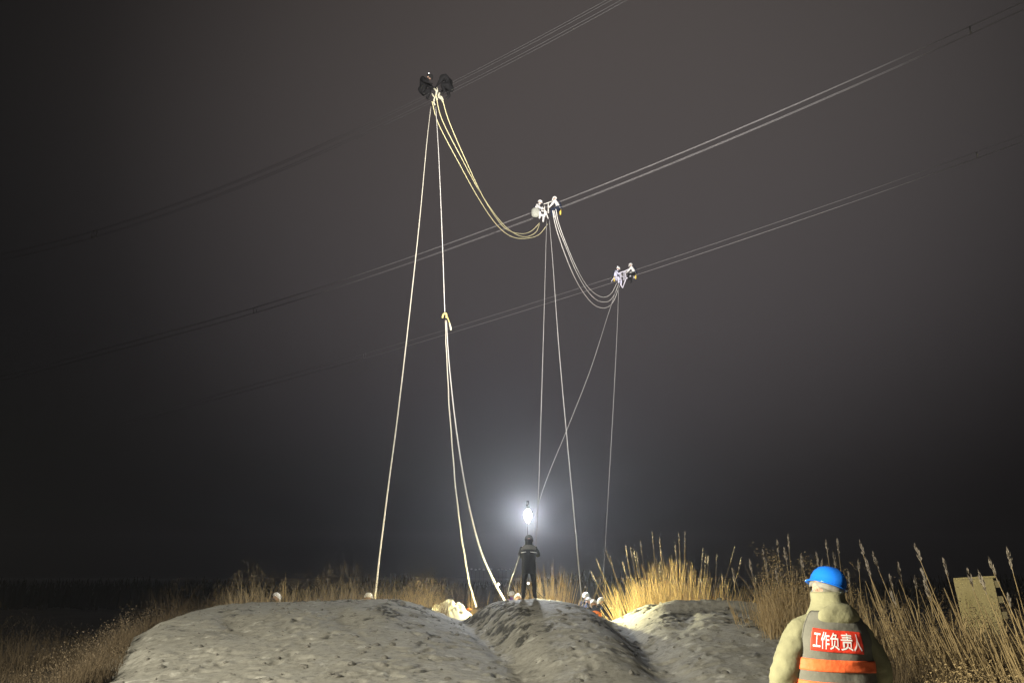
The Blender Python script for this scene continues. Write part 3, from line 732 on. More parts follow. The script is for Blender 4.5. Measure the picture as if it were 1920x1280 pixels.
# --- linemen on the wires
wire_rz = math.atan2(D.y, D.x) - math.pi / 2
YB = mat('yellow_boot_rubber', (0.75, 0.55, 0.08), .5, var=.1)
def harness(root, P):
    ch = Vector(P['chest']); pv = Vector(P['pelvis'])
    for q in (-1, 1):
        MB().tube([pv + Vector((q * .12, -.16, .02)), pv.lerp(ch, .6) + Vector((q * .05, -.175, 0)), ch + Vector((q * .13, -.13, .12)), ch + Vector((q * .13, .12, .12)), pv.lerp(ch, .5) + Vector((q * .1, .17, 0))], .024, 6).build('harness_strap', NAVY, root)
    MB().tube([pv + Vector((.17 * math.cos(a_ / 12 * 6.283), .15 * math.sin(a_ / 12 * 6.283), .08)) for a_ in range(13)], .03, 6).build('harness_belt', NAVY, root)
    MB().tube([pv + Vector((.2, 0, .05)), pv + Vector((.24, .02, -.12)), pv + Vector((.22, .02, -.3))], [.05, .06, .04], 8).build('tool_pouch', YB, root)
def mt_(j): return j is not CHAR
def lineman(label, px, py, t, flip, jk, tr, hat, glove=GLOVE, P=SIT, extra=None, sc=1.0):
    p = at(px, py, t)
    return person(label, p, wire_rz + (math.pi if flip else 0), P, jk, tr, hat, group=None, bulk=1.1 if mt_(jk) else 1.45, glove=glove, extra=extra, sub=1, sc=sc)
K_HELM = mat('dark_helmet_plastic', (0.03, 0.03, 0.03), 0.2, var=0.1)
CR = pose(SIT, chest=(0, 0.15, 0.33), neck=(0, 0.27, 0.45), head=(0, 0.35, 0.53), face=(0, 1, -.7), knel=(-0.2, 0.3, 0.12), kner=(0.2, 0.3, 0.12), ankl=(-0.18, 0.15, -0.25), ankr=(0.18, 0.15, -0.25), toel=(-.18, .3, -.3), toer=(.18, .3, -.3))
def headlamp(root, P):
    hd_ = Vector(P['head']); m_ = mat('headlamp_glow', (1, 1, 1), 0.4, emit=(1, 1, 1), estr=4.0)
    MB().lathe([(0.0005, -.02), (.022, -.018), (.026, .0), (.018, .02), (.0005, .022)], 12, hd_ + Vector((0.03, 0.0, 0.17))).build('headlamp', m_, root)
lineman('lineman in black crouching on the highest wires, left one of two with a head lamp', 790, 172, 33.8, False, CHAR, CHAR, K_HELM, P=CR, glove=CHAR, extra=headlamp, sc=1.1)
lineman('lineman in black crouching on the highest wires, right one of two', 845, 164, 33.2, True, CHAR, CHAR, K_HELM, P=CR, glove=CHAR, extra=headlamp, sc=1.1)
lineman('lineman in pale overalls with white helmet, left on the middle wires', 1005, 401, 44.6, False, PALE, PALE, W_HELM, extra=harness)
lineman('lineman in pale jacket, right one on the middle wires', 1048, 391, 44.2, True, PALE, NAVY, W_HELM, extra=harness)
lineman('brightly lit lineman in pale blue overalls, left on the lowest wires', 1153, 522, 54.0, False, LILAC, LILAC, W_HELM, extra=lambda r_, P_: (harness(r_, P_), headlamp(r_, P_)))  # head lamp added to make this figure look overexposed
lineman('lineman with white helmet, right one on the lowest wires', 1190, 513, 53.4, True, PALE, CHAR, W_HELM, extra=harness)

CLAMP = mat('pale_rigging_cloth', (0.66, 0.64, 0.48), 0.8, var=0.2)
STEEL = mat('galvanised_steel', (0.5, 0.5, 0.5), 0.4, metal=0.7, var=0.15)
def rigging(label, px, py, t, bars, mt=CLAMP):
    c = at(px, py, t); root = empty('wire_rig', c, 0, label=label, cat='rigging')
    for pts, r in bars:
        w_ = [at(px + a_, py + b_, t + (q[0] if q else 0)) - c for (a_, b_, *q) in pts]
        MB().tube(w_, r * 0.62, 8).build('rigging_strap', mt, root)
    return root
rigging('pale straps and clamps between the two black linemen where the ropes start', 816, 180, 33.5,
        [([(-2, -14), (3, -8), (1, 0), (4, 8)], 0.07), ([(8, -6), (6, 2), (12, 6)], 0.07), ([(-6, -4), (-1, 4), (-3, 10)], .05), ([(-1, 8), (-3, 12), (0, 18)], 0.05), ([(12, 6), (15, 12)], 0.06), ([(5, -2), (12, 2), (15, 8)], .05), ([(3, -16), (5, -8)], .03)])
rigging('pale straps and ladder bars between the two middle linemen', 1028, 396, 44.4,
        [([(-12, -8), (-4, 2), (-8, 12)], 0.07), ([(0, -16), (0, 4)], 0.05), ([(-9, -13), (0, -16), (8, -19)], 0.04), ([(8, -4), (10, 6), (12, 12)], .05), ([(-7, -10), (-7, 8)], .04), ([(-4, 4), (0, 14)], 0.05)],
        mat('white_strap', (0.74, 0.72, 0.68), .8, var=.15))
rigging('white tubular rescue frame between the two lowest linemen', 1170, 518, 53.6,
        [([(-10, -6), (2, -10), (14, -16)], 0.06), ([(-12, 4), (-6, 16), (-2, 22)], 0.06), ([(2, -10), (4, 4), (-2, 20)], 0.055), ([(4, 4), (10, 2), (16, -8)], 0.05), ([(-6, -6), (-6, 8)], .05), ([(-14, 0), (-20, 4), (-24, 10)], .04), ([(0, -8), (0, 8)], .05), ([(18, -6), (19, 4)], .05)],
        mat('white_frame_paint', (0.72, 0.70, 0.80), .5, var=.1))
c = at(1004, 398, 44.3); bag = MB()
bag.lathe([(0.001, -0.32), (0.16, -0.28), (0.22, -0.1), (0.21, 0.12), (0.14, 0.24), (0.03, 0.27)], 16, c, 1.15, 0.8)
bag = bag.build('tool_bag', mat('grey_canvas', (0.36, 0.37, 0.32), .9, var=.25, bump=.02, bscale=12)); tag(bag, 'grey canvas tool bag hanging left of the middle linemen', 'bag')

# ------------------------------------------------------------------ ropes
ROPE = mat('pale_rope', (0.74, 0.70, 0.58), 0.85, var=0.15, scale=40)
WROPE = mat('white_rope', (0.74, 0.72, 0.68), 0.85, var=0.12, scale=40)
GROPE = mat('grey_rope', (0.42, 0.41, 0.40), 0.85, var=0.12, scale=40)
def crspline(pts, n=12):
    P = [pts[0] * 2 - pts[1]] + pts + [pts[-1] * 2 - pts[-2]]; out = []
    for i in range(1, len(P) - 2):
        for k in range(n):
            t = k / n; a0, a1, a2, a3 = P[i - 1], P[i], P[i + 1], P[i + 2]
            out.append(0.5 * ((2 * a1) + (a2 - a0) * t + (2 * a0 - 5 * a1 + 4 * a2 - a3) * t * t + (3 * a1 - a0 - 3 * a2 + a3) * t ** 3))
    out.append(pts[-1]); return out
def rope(label, px, r, mt, name='rope', group=None, wob=0.0):
    """px: (x, y, depth) knots of the rope in space"""
    pts = [at(*q) for q in px]; c = pts[-1].copy()
    sp = crspline([p - c for p in pts])
    if wob:
        for i, p in enumerate(sp): p.x += wob * math.sin(i * 0.7) * math.sin(i * .23); 
    o = MB().tube(sp, r if isinstance(r, float) else [r[0] + (r[1] - r[0]) * i / (len(sp) - 1) for i in range(len(sp))], 7).build(name, mt); o.location = c
    tag(o, label, 'rope', group); return o
rope('long yellowish rope from the highest linemen down to the worker behind the left mound', [(808, 200, 33.4), (800, 270, 32.2), (788, 400, 30.4), (771, 560, 28.2), (748, 760, 26.2), (727, 920, 25.0), (712, 1040, 24.2), (703, 1122, 23.6)], (0.014, 0.027), ROPE, group='ropes hanging to the ground')
rope('rope from the highest linemen down to the yellow hook', [(817, 200, 33.4), (823, 300, 32.4), (829, 440, 31.2), (834, 585, 30.0)], (0.013, 0.017), WROPE)
rope('left strand of the forked rope below the yellow hook', [(835, 600, 29.9), (838, 680, 29.0), (845, 800, 27.4), (856, 930, 25.8), (868, 1020, 24.8), (880, 1090, 24.0), (893, 1137, 23.4)], (0.016, 0.027), ROPE, wob=.01)
rope('right thicker strand of the forked rope ending beside the standing man', [(837, 600, 29.9), (842, 680, 28.8), (855, 800, 27.0), (874, 920, 25.2), (898, 1020, 23.8), (922, 1080, 22.9), (945, 1124, 22.2)], (0.016, 0.032), WROPE)
rope('rope from the middle linemen to the raised hand of the man on the mound', [(1025, 412, 44.2), (1022, 520, 39.5), (1018, 660, 34.0), (1013, 820, 28.5), (1009, 940, 24.6), (1005, 1022, 21.6)], 0.016, GROPE)
rope('rope from the middle linemen down to the huddle of workers', [(1030, 412, 44.2), (1037, 500, 41.5), (1047, 640, 38.0), (1061, 800, 34.0), (1074, 940, 31.4), (1085, 1060, 29.6), (1091, 1125, 29.0)], (0.017, 0.022), GROPE)
rope('thin slanting rope from the lowest linemen crossing towards the mast lamp', [(1157, 538, 53.4), (1140, 590, 51), (1108, 690, 46), (1065, 800, 41), (1028, 890, 37), (1006, 960, 34), (995, 1040, 32)], 0.017, GROPE)
rope('thin steep rope from the lowest linemen down behind the right saddle', [(1160, 540, 53.4), (1157, 620, 50), (1151, 740, 44.5), (1143, 880, 38.5), (1136, 1000, 34), (1131, 1085, 31)], 0.018, GROPE)
yg = 'yellow cables slung from the highest to the middle linemen'
YROPE = mat('yellow_cable_sheath', (0.80, 0.74, 0.42), 0.6, var=0.1)
rope('left of three yellow cables slung from the highest linemen', [(810, 190, 33.4), (822, 232, 33.8), (860, 305, 34.8), (896, 370, 36.8), (930, 420, 39.2), (958, 443, 41.0), (985, 447, 42.5), (1010, 440, 43.8), (1027, 420, 44.3)], (0.020, 0.014), YROPE, 'cable', yg)
rope('middle of three yellow cables slung from the highest linemen', [(817, 178, 33.4), (829, 225, 33.8), (866, 298, 34.8), (901, 362, 36.8), (936, 412, 39.2), (962, 436, 41.0), (985, 444, 42.5), (1004, 436, 43.5), (1012, 420, 44.3)], (0.020, 0.014), YROPE, 'cable', yg)
rope('right of three yellow cables slung from the highest linemen', [(829, 185, 33.4), (842, 228, 33.8), (872, 298, 34.8), (905, 368, 36.8), (930, 408, 39.2), (950, 430, 40.6), (975, 438, 42.2), (995, 434, 43.6), (1012, 418, 44.3)], (0.020, 0.014), YROPE, 'cable', yg)
wg = 'white cables slung from the middle to the lowest linemen'
rope('left of three white cables slung from the middle linemen', [(1036, 395, 44.0), (1042, 425, 44.3), (1055, 465, 45.2), (1075, 515, 47.0), (1095, 550, 49.5), (1115, 572, 51.2), (1135, 577, 52.4), (1150, 565, 53.2), (1162, 535, 53.8)], (0.022, 0.014), WROPE, 'cable', wg)
rope('middle of three white cables slung from the middle linemen', [(1039, 395, 44.0), (1046, 425, 44.3), (1062, 465, 45.2), (1080, 508, 47.0), (1100, 543, 49.5), (1120, 563, 51.2), (1140, 565, 52.4), (1152, 552, 53.2), (1160, 532, 53.8)], (0.022, 0.014), WROPE, 'cable', wg)
rope('right of three white cables slung from the middle linemen', [(1042, 392, 44.0), (1048, 420, 44.3), (1062, 458, 45.2), (1080, 500, 47.0), (1098, 532, 49.5), (1115, 550, 51.2), (1132, 557, 52.4), (1146, 550, 53.2), (1157, 530, 53.8)], (0.022, 0.014), WROPE, 'cable', wg)
# hook on the forked rope
hc = at(836, 590, 29.9); hroot = empty('lifting_hook', hc, 0, label='yellow hook and tail strap where the rope forks high up', cat='hook')
YEL = mat('yellow_strap', (0.80, 0.66, 0.22), 0.6, var=0.15)
def rel(px, py, t=29.9): return at(px, py, t) - hc
MB().tube(crspline([rel(829.5, 596), rel(831, 590), rel(834.5, 587.5), rel(837, 589), rel(837, 596)], 5), 0.035, 8).build('hook', YEL, hroot)
MB().tube(crspline([rel(838, 592), rel(841, 600), rel(843, 606)], 5), 0.02, 8).build('tail', YEL, hroot)
MB().tube([rel(842.5, 604), rel(844, 610), rel(845, 614), rel(845.5, 619)], [0.026, 0.035, 0.04, 0.03], 8).build('tail_end', CLAMP, hroot)
# knot on the thick rope
kn = MB(); kc = at(933.5, 1095, 22.6)
kn.lathe([(0.001, -0.05), (0.045, -0.03), (0.055, 0.01), (0.03, 0.05), (0.001, 0.055)], 10, (0, 0, 0)); kn = kn.build('rope_knot', WROPE); kn.location = kc
tag(kn, 'pale knot halfway up the end of the thick white rope', 'knot')

# ------------------------------------------------------------------ mast lamp and tripod lamp
GLOW = mat('lamp_glass', (1, 1, 1), 0.3, emit=(1.0, 0.95, 0.82), estr=60.0, var=0)
BLK = mat('black_housing', (0.02, 0.02, 0.02), 0.45, var=0.1)
base = Vector((LAMP.x, LAMP.y, -0.75)); lroot = empty('mast_lamp', base, 0, label='bright floodlight on a tall mast shining at the camera above the man on the mound', cat='floodlight')
L0 = LAMP - base
MB().tube([(0, 0.12, 0), (0, 0.12, L0.z + 0.4)], 0.018, 10).build('pole', BLK, lroot)
MB().lathe([(0.001, -0.27), (0.06, -0.22), (0.14, -0.08), (0.155, 0.05), (0.11, 0.17), (0.05, 0.24), (0.001, 0.25)], 24, (0, 0, L0.z)).build('lamp_bulb', GLOW, lroot).visible_shadow = True
MB().tube([(0, 0, L0.z + 0.36), (0, 0, L0.z + 0.56)], [0.06, 0.05], 12).build('lamp_cap', BLK, lroot)
for k in range(3):
    a_ = 2 * math.pi * k / 3 + 0.4
    MB().tube([(0, 0.1, 0.9), (math.cos(a_) * 0.7, 0.1 + math.sin(a_) * 0.7, 0.0)], 0.016, 6).build('leg', BLK, lroot)
tb = Vector((TRIP.x, TRIP.y, gz_at(TRIP.x, TRIP.y)))
troot = empty('tripod_lamp', tb, 0, label='small tripod work lamp glimpsed between the legs of the man on the mound', cat='work lamp')
T0 = TRIP - tb
MB().box(T0 + Vector((0, 0, -0.0)), (0.075, 0.10, 0.13)).build('lamp_head', BLK, troot, False)
MB().lathe([(0.0005, 0), (0.028, 0.004), (0.032, 0.02)], 14, T0 + Vector((0.0, -0.055, 0.085)), rot=Matrix.Rotation(math.radians(90), 3, 'X')).build('lens', mat('work_lamp_lens', (1, 1, 1), .3, emit=(1, 1, .95), estr=3, var=0), troot)
for k in range(3):
    a_ = 2 * math.pi * k / 3 + 1.1
    px_, py_ = math.cos(a_) * 0.24, math.sin(a_) * 0.24
    MB().tube([T0 - Vector((0, 0, 0.06)), (px_, py_, gz_at(tb.x + px_, tb.y + py_) - tb.z)], 0.009, 6).build('leg', BLK, troot)
# a dark rope trailing down from the man's right
rope('short dark rope trailing from the standing man to the crest on his right', [(1006, 1108, 21.4), (1014, 1116, 21.3), (1026, 1126, 21.2)], 0.012, mat('dark_rope', (0.1, 0.085, 0.06), .9))
rope('slack rope hanging from the standing man towards the reeds on his left', [(974, 1042, 21.2), (966, 1065, 22.0), (957, 1090, 23.4), (952, 1112, 24.2)], 0.007, GROPE)

# ------------------------------------------------------------------ pale sheet heap in the left saddle
SHEET = mat('pale_plastic_sheet', (0.74, 0.72, 0.56), 0.55, var=0.12, scale=5, bump=0.01, bscale=18)
hx0 = atY(842, 1140, 23.6); NXh, NYh = 90, 60
vs_, fs_ = [], []
for j_ in range(NYh + 1):
    for i_ in range(NXh + 1):
        u = -1 + 2 * i_ / NXh; v = -1 + 2 * j_ / NYh
        x = u * 0.80; y = v * 0.75
        env = max(0.0, 1 - (abs(u) ** 2.4 + abs(v) ** 2.4))
        rid = abs(mnoise.noise(Vector((x * 2.6 + y * 1.2, y * 3.2, 1.3)))) + 0.5 * abs(mnoise.noise(Vector((x * 6.5, y * 6 + 3, 7.7))))
        h = (env ** 0.5) * (0.52 + 0.10 * math.sin(u * 2.2 + .8) - 0.22 * u * u - 0.14 * max(0, u)) + env ** 0.4 * (0.26 * rid - 0.08)
        gzz = 0.40
        vs_.append((hx0.x + x, hx0.y + y, gzz + h)); 
for j_ in range(NYh):
    for i_ in range(NXh):
        a_ = j_ * (NXh + 1) + i_; fs_.append((a_, a_ + 1, a_ + NXh + 2, a_ + NXh + 1))
m = MB(); m.add(vs_, fs_); o = m.build('sheeted_heap', SHEET); tag(o, 'crumpled pale yellow sheet over a heap in the dip between left and middle mounds', 'sheet')
oc = atY(879, 1141, 23.1); q = MB()
q.lathe([(0.001, -0.05), (0.07, -0.04), (0.085, 0.0), (0.05, 0.045), (0.001, 0.06)], 12, (0, 0, 0), 1.4, 1.0); q = q.build('orange_cloth', ORANGE); q.location = oc; q.scale = (.6, .6, .6)
tag(q, 'small crumpled orange cloth at the right end of the pale sheet', 'cloth')

# ------------------------------------------------------------------ dry plants
STRAW = mat('dry_reed_straw', (0.42, 0.30, 0.13), 0.75, var=0.35, scale=3, spec=0.2)
STRAW2 = mat('grey_dry_stalk', (0.30, 0.22, 0.105), 0.8, var=0.3, scale=3, spec=0.2)
PLUME = mat('faded_seed_plume', (0.25, 0.215, 0.165), 0.9, var=0.25, scale=10, spec=0.1)
WEED = mat('withered_weed', (0.26, 0.19, 0.10), 0.85, var=0.4, scale=4, spec=0.15)
BANK = mat('shade_toned_weed', (0.085, 0.062, 0.034), 0.85, var=0.4, scale=4, spec=0.1)  # weed colour darkened to stand in for the unlit left bank
BANK3 = mat('shade_toned_seed_head', (0.15, 0.115, 0.07), 0.85, var=0.3, scale=4, spec=0.1)  # seed heads darkened likewise, the bank's lack of light put into colour
BANK2 = mat('tan_dry_grass', (0.33, 0.245, 0.125), 0.85, var=0.3, scale=4, spec=0.1)  # tan of the matted grass and brush on the right
WEED2 = mat('pale_withered_weed', (0.30, 0.235, 0.135), 0.85, var=0.3, scale=4, spec=0.15)
R_ = random.Random(11)
def stalk_pts(x, y, z, h, lx, ly, curve=0.15, n=5):
    out = []
    for i in range(n + 1):
        t = i / n; out.append(Vector((x + lx * t + curve * lx * t * t, y + ly * t, z + h * t * (1 - 0.06 * t * abs(lx)))))
    return out
def blade(mb, x, y, z, h, lx, ly, w_=0.008, curve=0.6, n=4):
    """a flat narrow leaf that bends over"""
    pts = []
    side = Vector((R_.uniform(-1, 1), R_.uniform(-.5, .5), 0)).normalized() * w_
    vs__, fs__ = [], []
    for i in range(n + 1):
        t = i / n; c = Vector((x + lx * t ** (1 + curve), y + ly * t ** (1 + curve), z + h * (t - 0.25 * curve * t * t)))
        s_ = side * (1 - t * 0.85); vs__ += [c - s_, c + s_]
    for i in range(n): fs__.append((2 * i, 2 * i + 1, 2 * i + 3, 2 * i + 2))
    mb.add(vs__, fs__)
def plume_mesh(top, d, ln, wd, dens=40):
    mb = MB(); d = d.normalized()
    mb.tube([top - d * ln * 0.1, top + d * ln], [0.006, 0.002], 4)
    for i in range(dens):
        t = R_.random(); an = R_.uniform(0, 6.28); c = top + d * ln * t
        rad = wd * math.sin(math.pi * min(1, 0.12 + t * 0.9)) ** 0.7
        o_ = Vector((math.cos(an), math.sin(an), 0)) * rad * R_.uniform(.4, 1) + d * (0.05 + R_.random() * .05)
        s_ = Vector((R_.uniform(-1, 1), R_.uniform(-1, 1), R_.uniform(-.3, .3))) * 0.014
        mb.add([c, c + o_ * 0.6 + s_, c + o_, c + o_ * .5 - s_], [(0, 1, 2, 3)])
    return mb
def reed_clump(label, cx, cy, base_z, rx, ry, n_stuff, tall, h, fan=0.35, group='clumps of dry reeds', m_st=STRAW, leaf=1.0, lean=0.0, rstem=0.008):
    root = empty('reed_clump', (cx, cy, base_z), 0, label=label, cat='reeds', group=group)
    ms = MB(); ml = MB()
    for i in range(n_stuff):
        u = R_.gauss(0, 0.5); u = max(-1, min(1, u)); x = u * rx; y = R_.uniform(-ry, ry)
        hh = h * R_.uniform(0.5, 0.86) * (1 - 0.3 * abs(u)); lx = (fan * u + R_.uniform(-.12, .12) + lean) * hh; ly = R_.uniform(-.1, .1) * hh
        ms.tube(stalk_pts(x, y, 0, hh, lx, ly, R_.uniform(0, .3), 3), [rstem, rstem * .9, rstem * .8, rstem * .35], 4, False)
        for k in range(int(2 * leaf + R_.random())):
            t = R_.uniform(0.1, 0.8); blade(ml, x + lx * t, y + ly * t, hh * t, hh * R_.uniform(.12, .35), R_.uniform(-.35, .35), R_.uniform(-.3, .3), 0.007, 1.2)
    tag(ms.build('stems', m_st, root), kind='stuff'); tag(ml.build('leaves', m_st, root, False), kind='stuff')
    for i in range(tall):
        u = -1 + 2 * (i + R_.uniform(.2, .8)) / tall; x = u * rx * .8; y = R_.uniform(-ry, ry)
        hh = h * R_.uniform(0.86, 1.08) * (1 - 0.25 * abs(u) ** 1.5); lx = (fan * u * 1.1 + R_.uniform(-.06, .06) + lean) * hh
        pts = stalk_pts(x, y, 0, hh, lx, R_.uniform(-.1, .1) * hh, R_.uniform(-.3, .2), 6)
        so = MB().tube(pts, [rstem * (1.15 - .12 * k) for k in range(7)], 5, False).build('stalk', STRAW2, root)
        plume_mesh(pts[-1] - (pts[-1] - pts[-2]) * .3, pts[-1] - pts[-2] + Vector((0, 0, .1)), hh * .12, 0.036, 46).build('plume', PLUME, so, False)
    return root
def X_at(px, Y): return atY(px, 1100, Y).x
# the big golden clump behind the right mound
reed_clump('big golden fan of reeds directly behind the right mound', X_at(1262, 25.2), 25.2, -0.5, 1.45, 0.7, 520, 18, 3.35, 0.32, leaf=1.2)
reed_clump('reeds leaning left at the left side of the big golden fan', X_at(1205, 24.6), 24.6, -0.5, 0.55, 0.4, 70, 5, 2.75, 0.35, lean=-0.22)
reed_clump('sparse upright reeds right of the big golden fan', X_at(1365, 24.6), 24.6, -0.3, 1.0, 0.4, 16, 4, 2.15, 0.15, leaf=0.6, rstem=.013)
reed_clump('golden reed clump right behind the man on the mound', X_at(1035, 27.5), 27.5, -0.7, 0.62, 0.4, 170, 0, 3.55, 0.32, leaf=1.0)
reed_clump('thin reed clump on the left of the man on the mound', X_at(985, 28.5), 28.5, -0.7, 0.5, 0.4, 50, 0, 3.1, 0.3, leaf=1.0, m_st=STRAW2)
reed_clump('sparse tall reeds behind the left part of the pale sheet heap', X_at(888, 26.5), 26.5, -0.7, 0.35, 0.3, 10, 0, 2.9, 0.12, leaf=0.5)
reed_clump('thin straight reeds standing behind the far left bank', X_at(541, 25.5), 25.5, -0.7, 0.4, 0.3, 14, 0, 3.1, 0.06, leaf=0.4)
# right-hand bank: canes nearer to the camera
reed_clump('bushy reeds with curving branches just left of the supervisor\'s helmet', X_at(1470, 17.0), 17.0, -0.1, 0.75, 0.6, 190, 9, 2.35, 0.25, leaf=2.2, m_st=STRAW2)
reed_clump('tall reeds rising behind the blue helmet', X_at(1560, 15.5), 15.5, -0.1, 0.9, 0.7, 120, 10, 2.3, 0.1, leaf=1.2, m_st=STRAW2, lean=-.06, rstem=.010)
reed_clump('slanting canes right of the blue helmet', X_at(1690, 12.5), 12.5, -0.05, 0.75, 0.7, 75, 8, 2.15, 0.12, leaf=2.2, m_st=STRAW2, lean=-.2, rstem=.011)
reed_clump('slanting canes in front of the pale block hut', X_at(1810, 11.5), 11.5, -0.05, 0.6, 0.6, 55, 7, 2.0, 0.12, leaf=2.2, m_st=STRAW2, lean=-.22, rstem=.011)
reed_clump('canes at the right edge of the picture', X_at(1925, 10.5), 10.5, -0.05, 0.45, 0.5, 45, 5, 2.0, 0.12, leaf=2.2, m_st=STRAW2, lean=-.16, rstem=.010)

def weeds(name, label, N, posf, hf, mats2, group=None, dens=1.0):
    """tangled dry weeds nobody could count"""
    a_ = MB(); b_ = MB()
    for i in range(N):
        x, y, z = posf(); h = hf(x, y) * R_.uniform(0.5, 1.15)
        for k in range(3):
            blade(a_, x + R_.uniform(-.05, .05), y + R_.uniform(-.05, .05), z, h * R_.uniform(.5, 1), R_.uniform(-.35, .35) * h, R_.uniform(-.3, .3) * h, 0.007, R_.uniform(.3, 1.4), 3)
        if R_.random() < 0.6 * dens:
            top = Vector((x + R_.uniform(-.1, .1), y, z + h * .95))
            for k in range(14):
                o_ = Vector((R_.gauss(0, .07), R_.gauss(0, .07), R_.gauss(-.06, .09))); s_ = Vector((R_.uniform(-1, 1), R_.uniform(-1, 1), R_.uniform(-1, 1))) * 0.02
                c = top + o_; b_.add([c, c + s_, c + Vector((s_.y, s_.z, s_.x))], [(0, 1, 2)])
    if group is None:
        o1 = a_.build(name, mats2[0], None, False); tag(o1, label, None, None, 'stuff')
        o2 = b_.build('weed_seed_heads', mats2[1], None, False); tag(o2, label + ', their seed heads', None, None, 'stuff')
def pos_back():
    y = R_.uniform(24.6, 31); x = R_.uniform(-9.3, 1.6) * y / 25; return x, y, -0.72
weeds('dry_weeds', 'belt of low brown weeds behind the mounds', 2600, pos_back, lambda x, y: 1.75 + 0.35 * math.sin(x * 1.7) + .25 * math.sin(x * 4.1 + y), (WEED, WEED))
def pos_edge():
    y = R_.uniform(22.6, 24.6); x = R_.uniform(-8.2, -1.8); return x, y, gz_at(x, y) - .02
weeds('crest_weeds', 'fluffy pale weeds just behind the left crest', 1300, pos_edge, lambda x, y: 1.0 + 0.25 * math.sin(x * 2.3), (WEED2, WEED2))
def pos_left():
    y = R_.uniform(12.0, 24.0); x = -8.2 + 1.7 * (1 - float(sst(12.5, 18.5, y))) - abs(R_.gauss(0, .7)) + .15; return x, y, gz_at(x, y) - .02
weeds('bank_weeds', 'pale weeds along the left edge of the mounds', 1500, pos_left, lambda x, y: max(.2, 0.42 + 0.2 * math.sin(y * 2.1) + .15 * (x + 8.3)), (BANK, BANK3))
def pos_low():
    y = R_.uniform(9.5, 14.0); x = R_.uniform(-9.5, -5.6 if y < 11.5 else -8.2); return x, y, gz_at(x, y) - .02
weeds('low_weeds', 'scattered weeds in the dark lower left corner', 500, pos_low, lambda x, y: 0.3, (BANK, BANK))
def pos_scrub():
    y = R_.uniform(18.5, 28); x = -8.6 - abs(R_.gauss(0, 2.6)) + .3; return x, y, gz_at(x, y) - .02 if y < 29 else -.72
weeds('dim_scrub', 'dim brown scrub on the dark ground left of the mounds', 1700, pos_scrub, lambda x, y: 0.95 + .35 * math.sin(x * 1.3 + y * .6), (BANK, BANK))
def pos_mid():
    y = R_.uniform(24.5, 29); x = R_.uniform(1.2, 3.4) * y / 25; return x, y, -0.72
weeds('saddle_weeds', 'brown weeds behind the huddle of workers', 420, pos_mid, lambda x, y: 1.15, (WEED, WEED))
def pos_right():
    y = R_.uniform(8.5, 19); lo = max(4.2, 7.2 - max(0, (14 - y)) * .55); x = lo + abs(R_.gauss(0, 1.8)); return x, y, gz_at(x, y) - .02
weeds('matted_grass', 'matted tan grass on the bank at the lower right', 4200, pos_right, lambda x, y: 0.5 + .2 * math.sin(x * 2 + y), (BANK2, BANK2))
fs = MB()
for i in range(5200):
    y = R_.uniform(62, 92); x = R_.uniform(-72, 72); h = (1.3 + 0.7 * mnoise.noise(Vector((x * .13, 3, 1))) + 1.3 * mnoise.noise(Vector((x * .07, 7, 1)))) * R_.uniform(.5, 1.4) + .8
    blade(fs, x, y, -0.75, h, R_.uniform(-.6, .6), R_.uniform(-.4, .4), 0.16, 0.6, 2)
tag(fs.build('far_scrub', mat('far_scrub_twigs', (0.05, 0.045, 0.035), .9, var=.3), None, False), 'dark low scrub along the horizon', None, None, 'stuff')
def pos_brush():
    y = R_.uniform(15.5, 18); x = X_at(R_.uniform(1425, 1620), y) ; return x, y, gz_at(x, y) - .03
weeds('tangled_brush', 'tangled brown brush behind and left of the supervisor', 620, pos_brush, lambda x, y: 1.25 + .25 * math.sin(x * 5), (BANK2, BANK2))
def pos_brush2():
    y = R_.uniform(10.5, 14); x = X_at(R_.uniform(1640, 1990), y); return x, y, gz_at(x, y) - .03
weeds('undergrowth', 'brown undergrowth between the slanting canes', 1000, pos_brush2, lambda x, y: 1.05 + .3 * math.sin(x * 4), (BANK, BANK))
def pos_corner():
    y = R_.uniform(9, 20); x = -9 * y / 16 - abs(R_.gauss(0, 2.2)); return x, y, gz_at(x, y) - .02
weeds('dark_weeds', 'dim weeds in the darkness beyond the left bank', 900, pos_corner, lambda x, y: 0.4, (BANK, BANK))
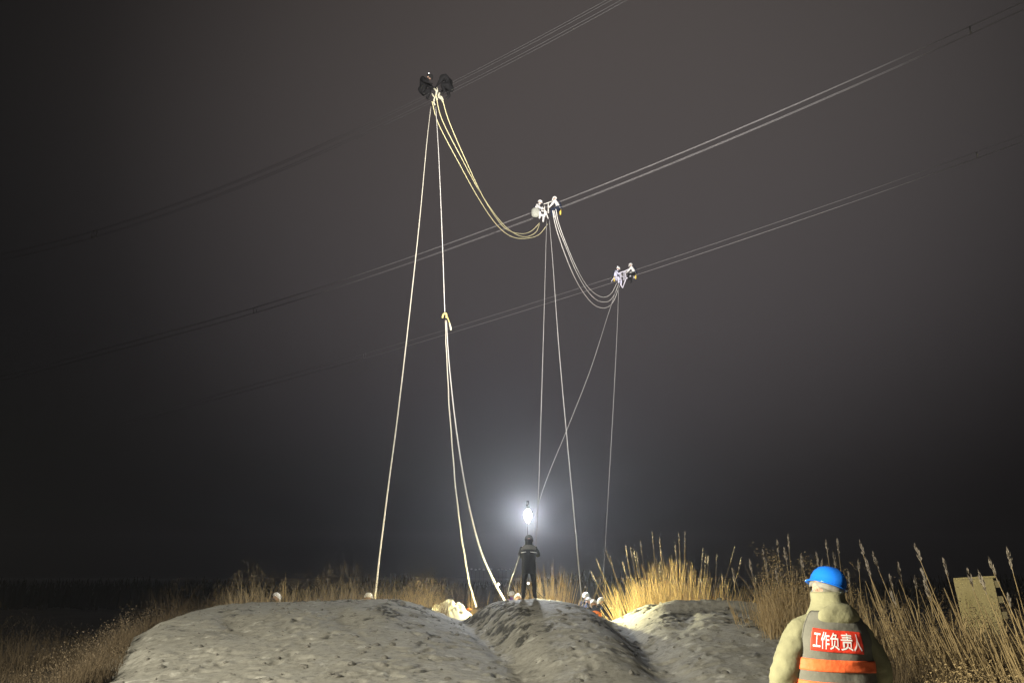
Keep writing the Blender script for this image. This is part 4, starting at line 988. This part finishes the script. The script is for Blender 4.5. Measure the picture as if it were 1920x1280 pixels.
# the little plant with drooping heads over the huddle
pr = empty('withered_plant', atY(1128, 1150, 26.0), 0, label='withered plant with drooping heads standing over the huddle of workers', cat='plant')
pc = Vector(pr.location)
for k, pts in enumerate([[(1114, 1122), (1119, 1105), (1125, 1090), (1123, 1083), (1118, 1084)], [(1132, 1122), (1136, 1105), (1134, 1092), (1129, 1082), (1122, 1080)], [(1142, 1127), (1137, 1112), (1135, 1095), (1133, 1083)], [(1125, 1096), (1130, 1090), (1133, 1086)]]):
    MB().tube(crspline([atY(a_, b_, 26.0) - pc for a_, b_ in pts], 5), 0.008, 5).build('stem', STRAW2, pr)
for (a_, b_) in ((1117, 1084), (1122, 1081)):
    plume_mesh(atY(a_ + 4, b_ - 1, 26.0) - pc, Vector((-1, 0, -.15)), .16, 0.06, 40).build('seed_head', PLUME, pr, False)

# ------------------------------------------------------------------ pale block hut at the right
HUT = mat('pale_render', (0.36, 0.30, 0.15), 0.9, var=0.15, scale=4, bump=.01, bscale=20)
hrot_ = math.radians(-3.5)
hp = atY(1860, 1230, 20.0); hr = empty('block_hut', (hp.x, 20.0, -0.05), math.radians(-32), label='small pale block hut with notched right edge behind the canes', cat='hut')
Ht = atY(1860, 1085, 20.0).z + .05
MB().box((-.03, 0.4, Ht * .5), (0.86, 0.8, Ht)).build('wall', HUT, hr, False)
MB().box((0.0, 0.4, Ht + .03), (0.90, 0.84, 0.05)).build('roof', HUT, hr, False)
for k in range(3):
    MB().box((0.45, 0.3, Ht - .14 - k * .36), (0.14, 0.5, 0.16)).build('block', HUT, hr, False)

hr.rotation_euler[1] = hrot_

# faint far lamps across the river
FL = mat('far_lamp_glow', (1, 1, 1), .5, emit=(0.8, 0.85, 1.0), estr=0.06, var=0)
for i, px in enumerate((884, 892, 899, 907, 921, 935, 942, 949, 957)):
    c = atY(px, 1068 + (i % 2), 110.0); q = MB()
    q.tube([(0, 0, -3.2), (0, 0, 0)], 0.012, 5); o = q.build('far_street_lamp', BLK); o.location = c
    q = MB().lathe([(0.001, 0), (.15, .05), (.15, .2), (.001, .25)], 8, (0, 0, 0)).build('lantern', FL, o)
    tag(o, '%s of nine faint far lamps in the row on the horizon' % ('leftmost', 'second from left', 'third from left', 'fourth from left', 'middle', 'fourth from right', 'third from right', 'second from right', 'rightmost')[i], 'lamp', 'row of faint lamps on the horizon')
print('TRIS', sum(len(o.data.polygons) for o in bpy.data.objects if o.type == 'MESH'))
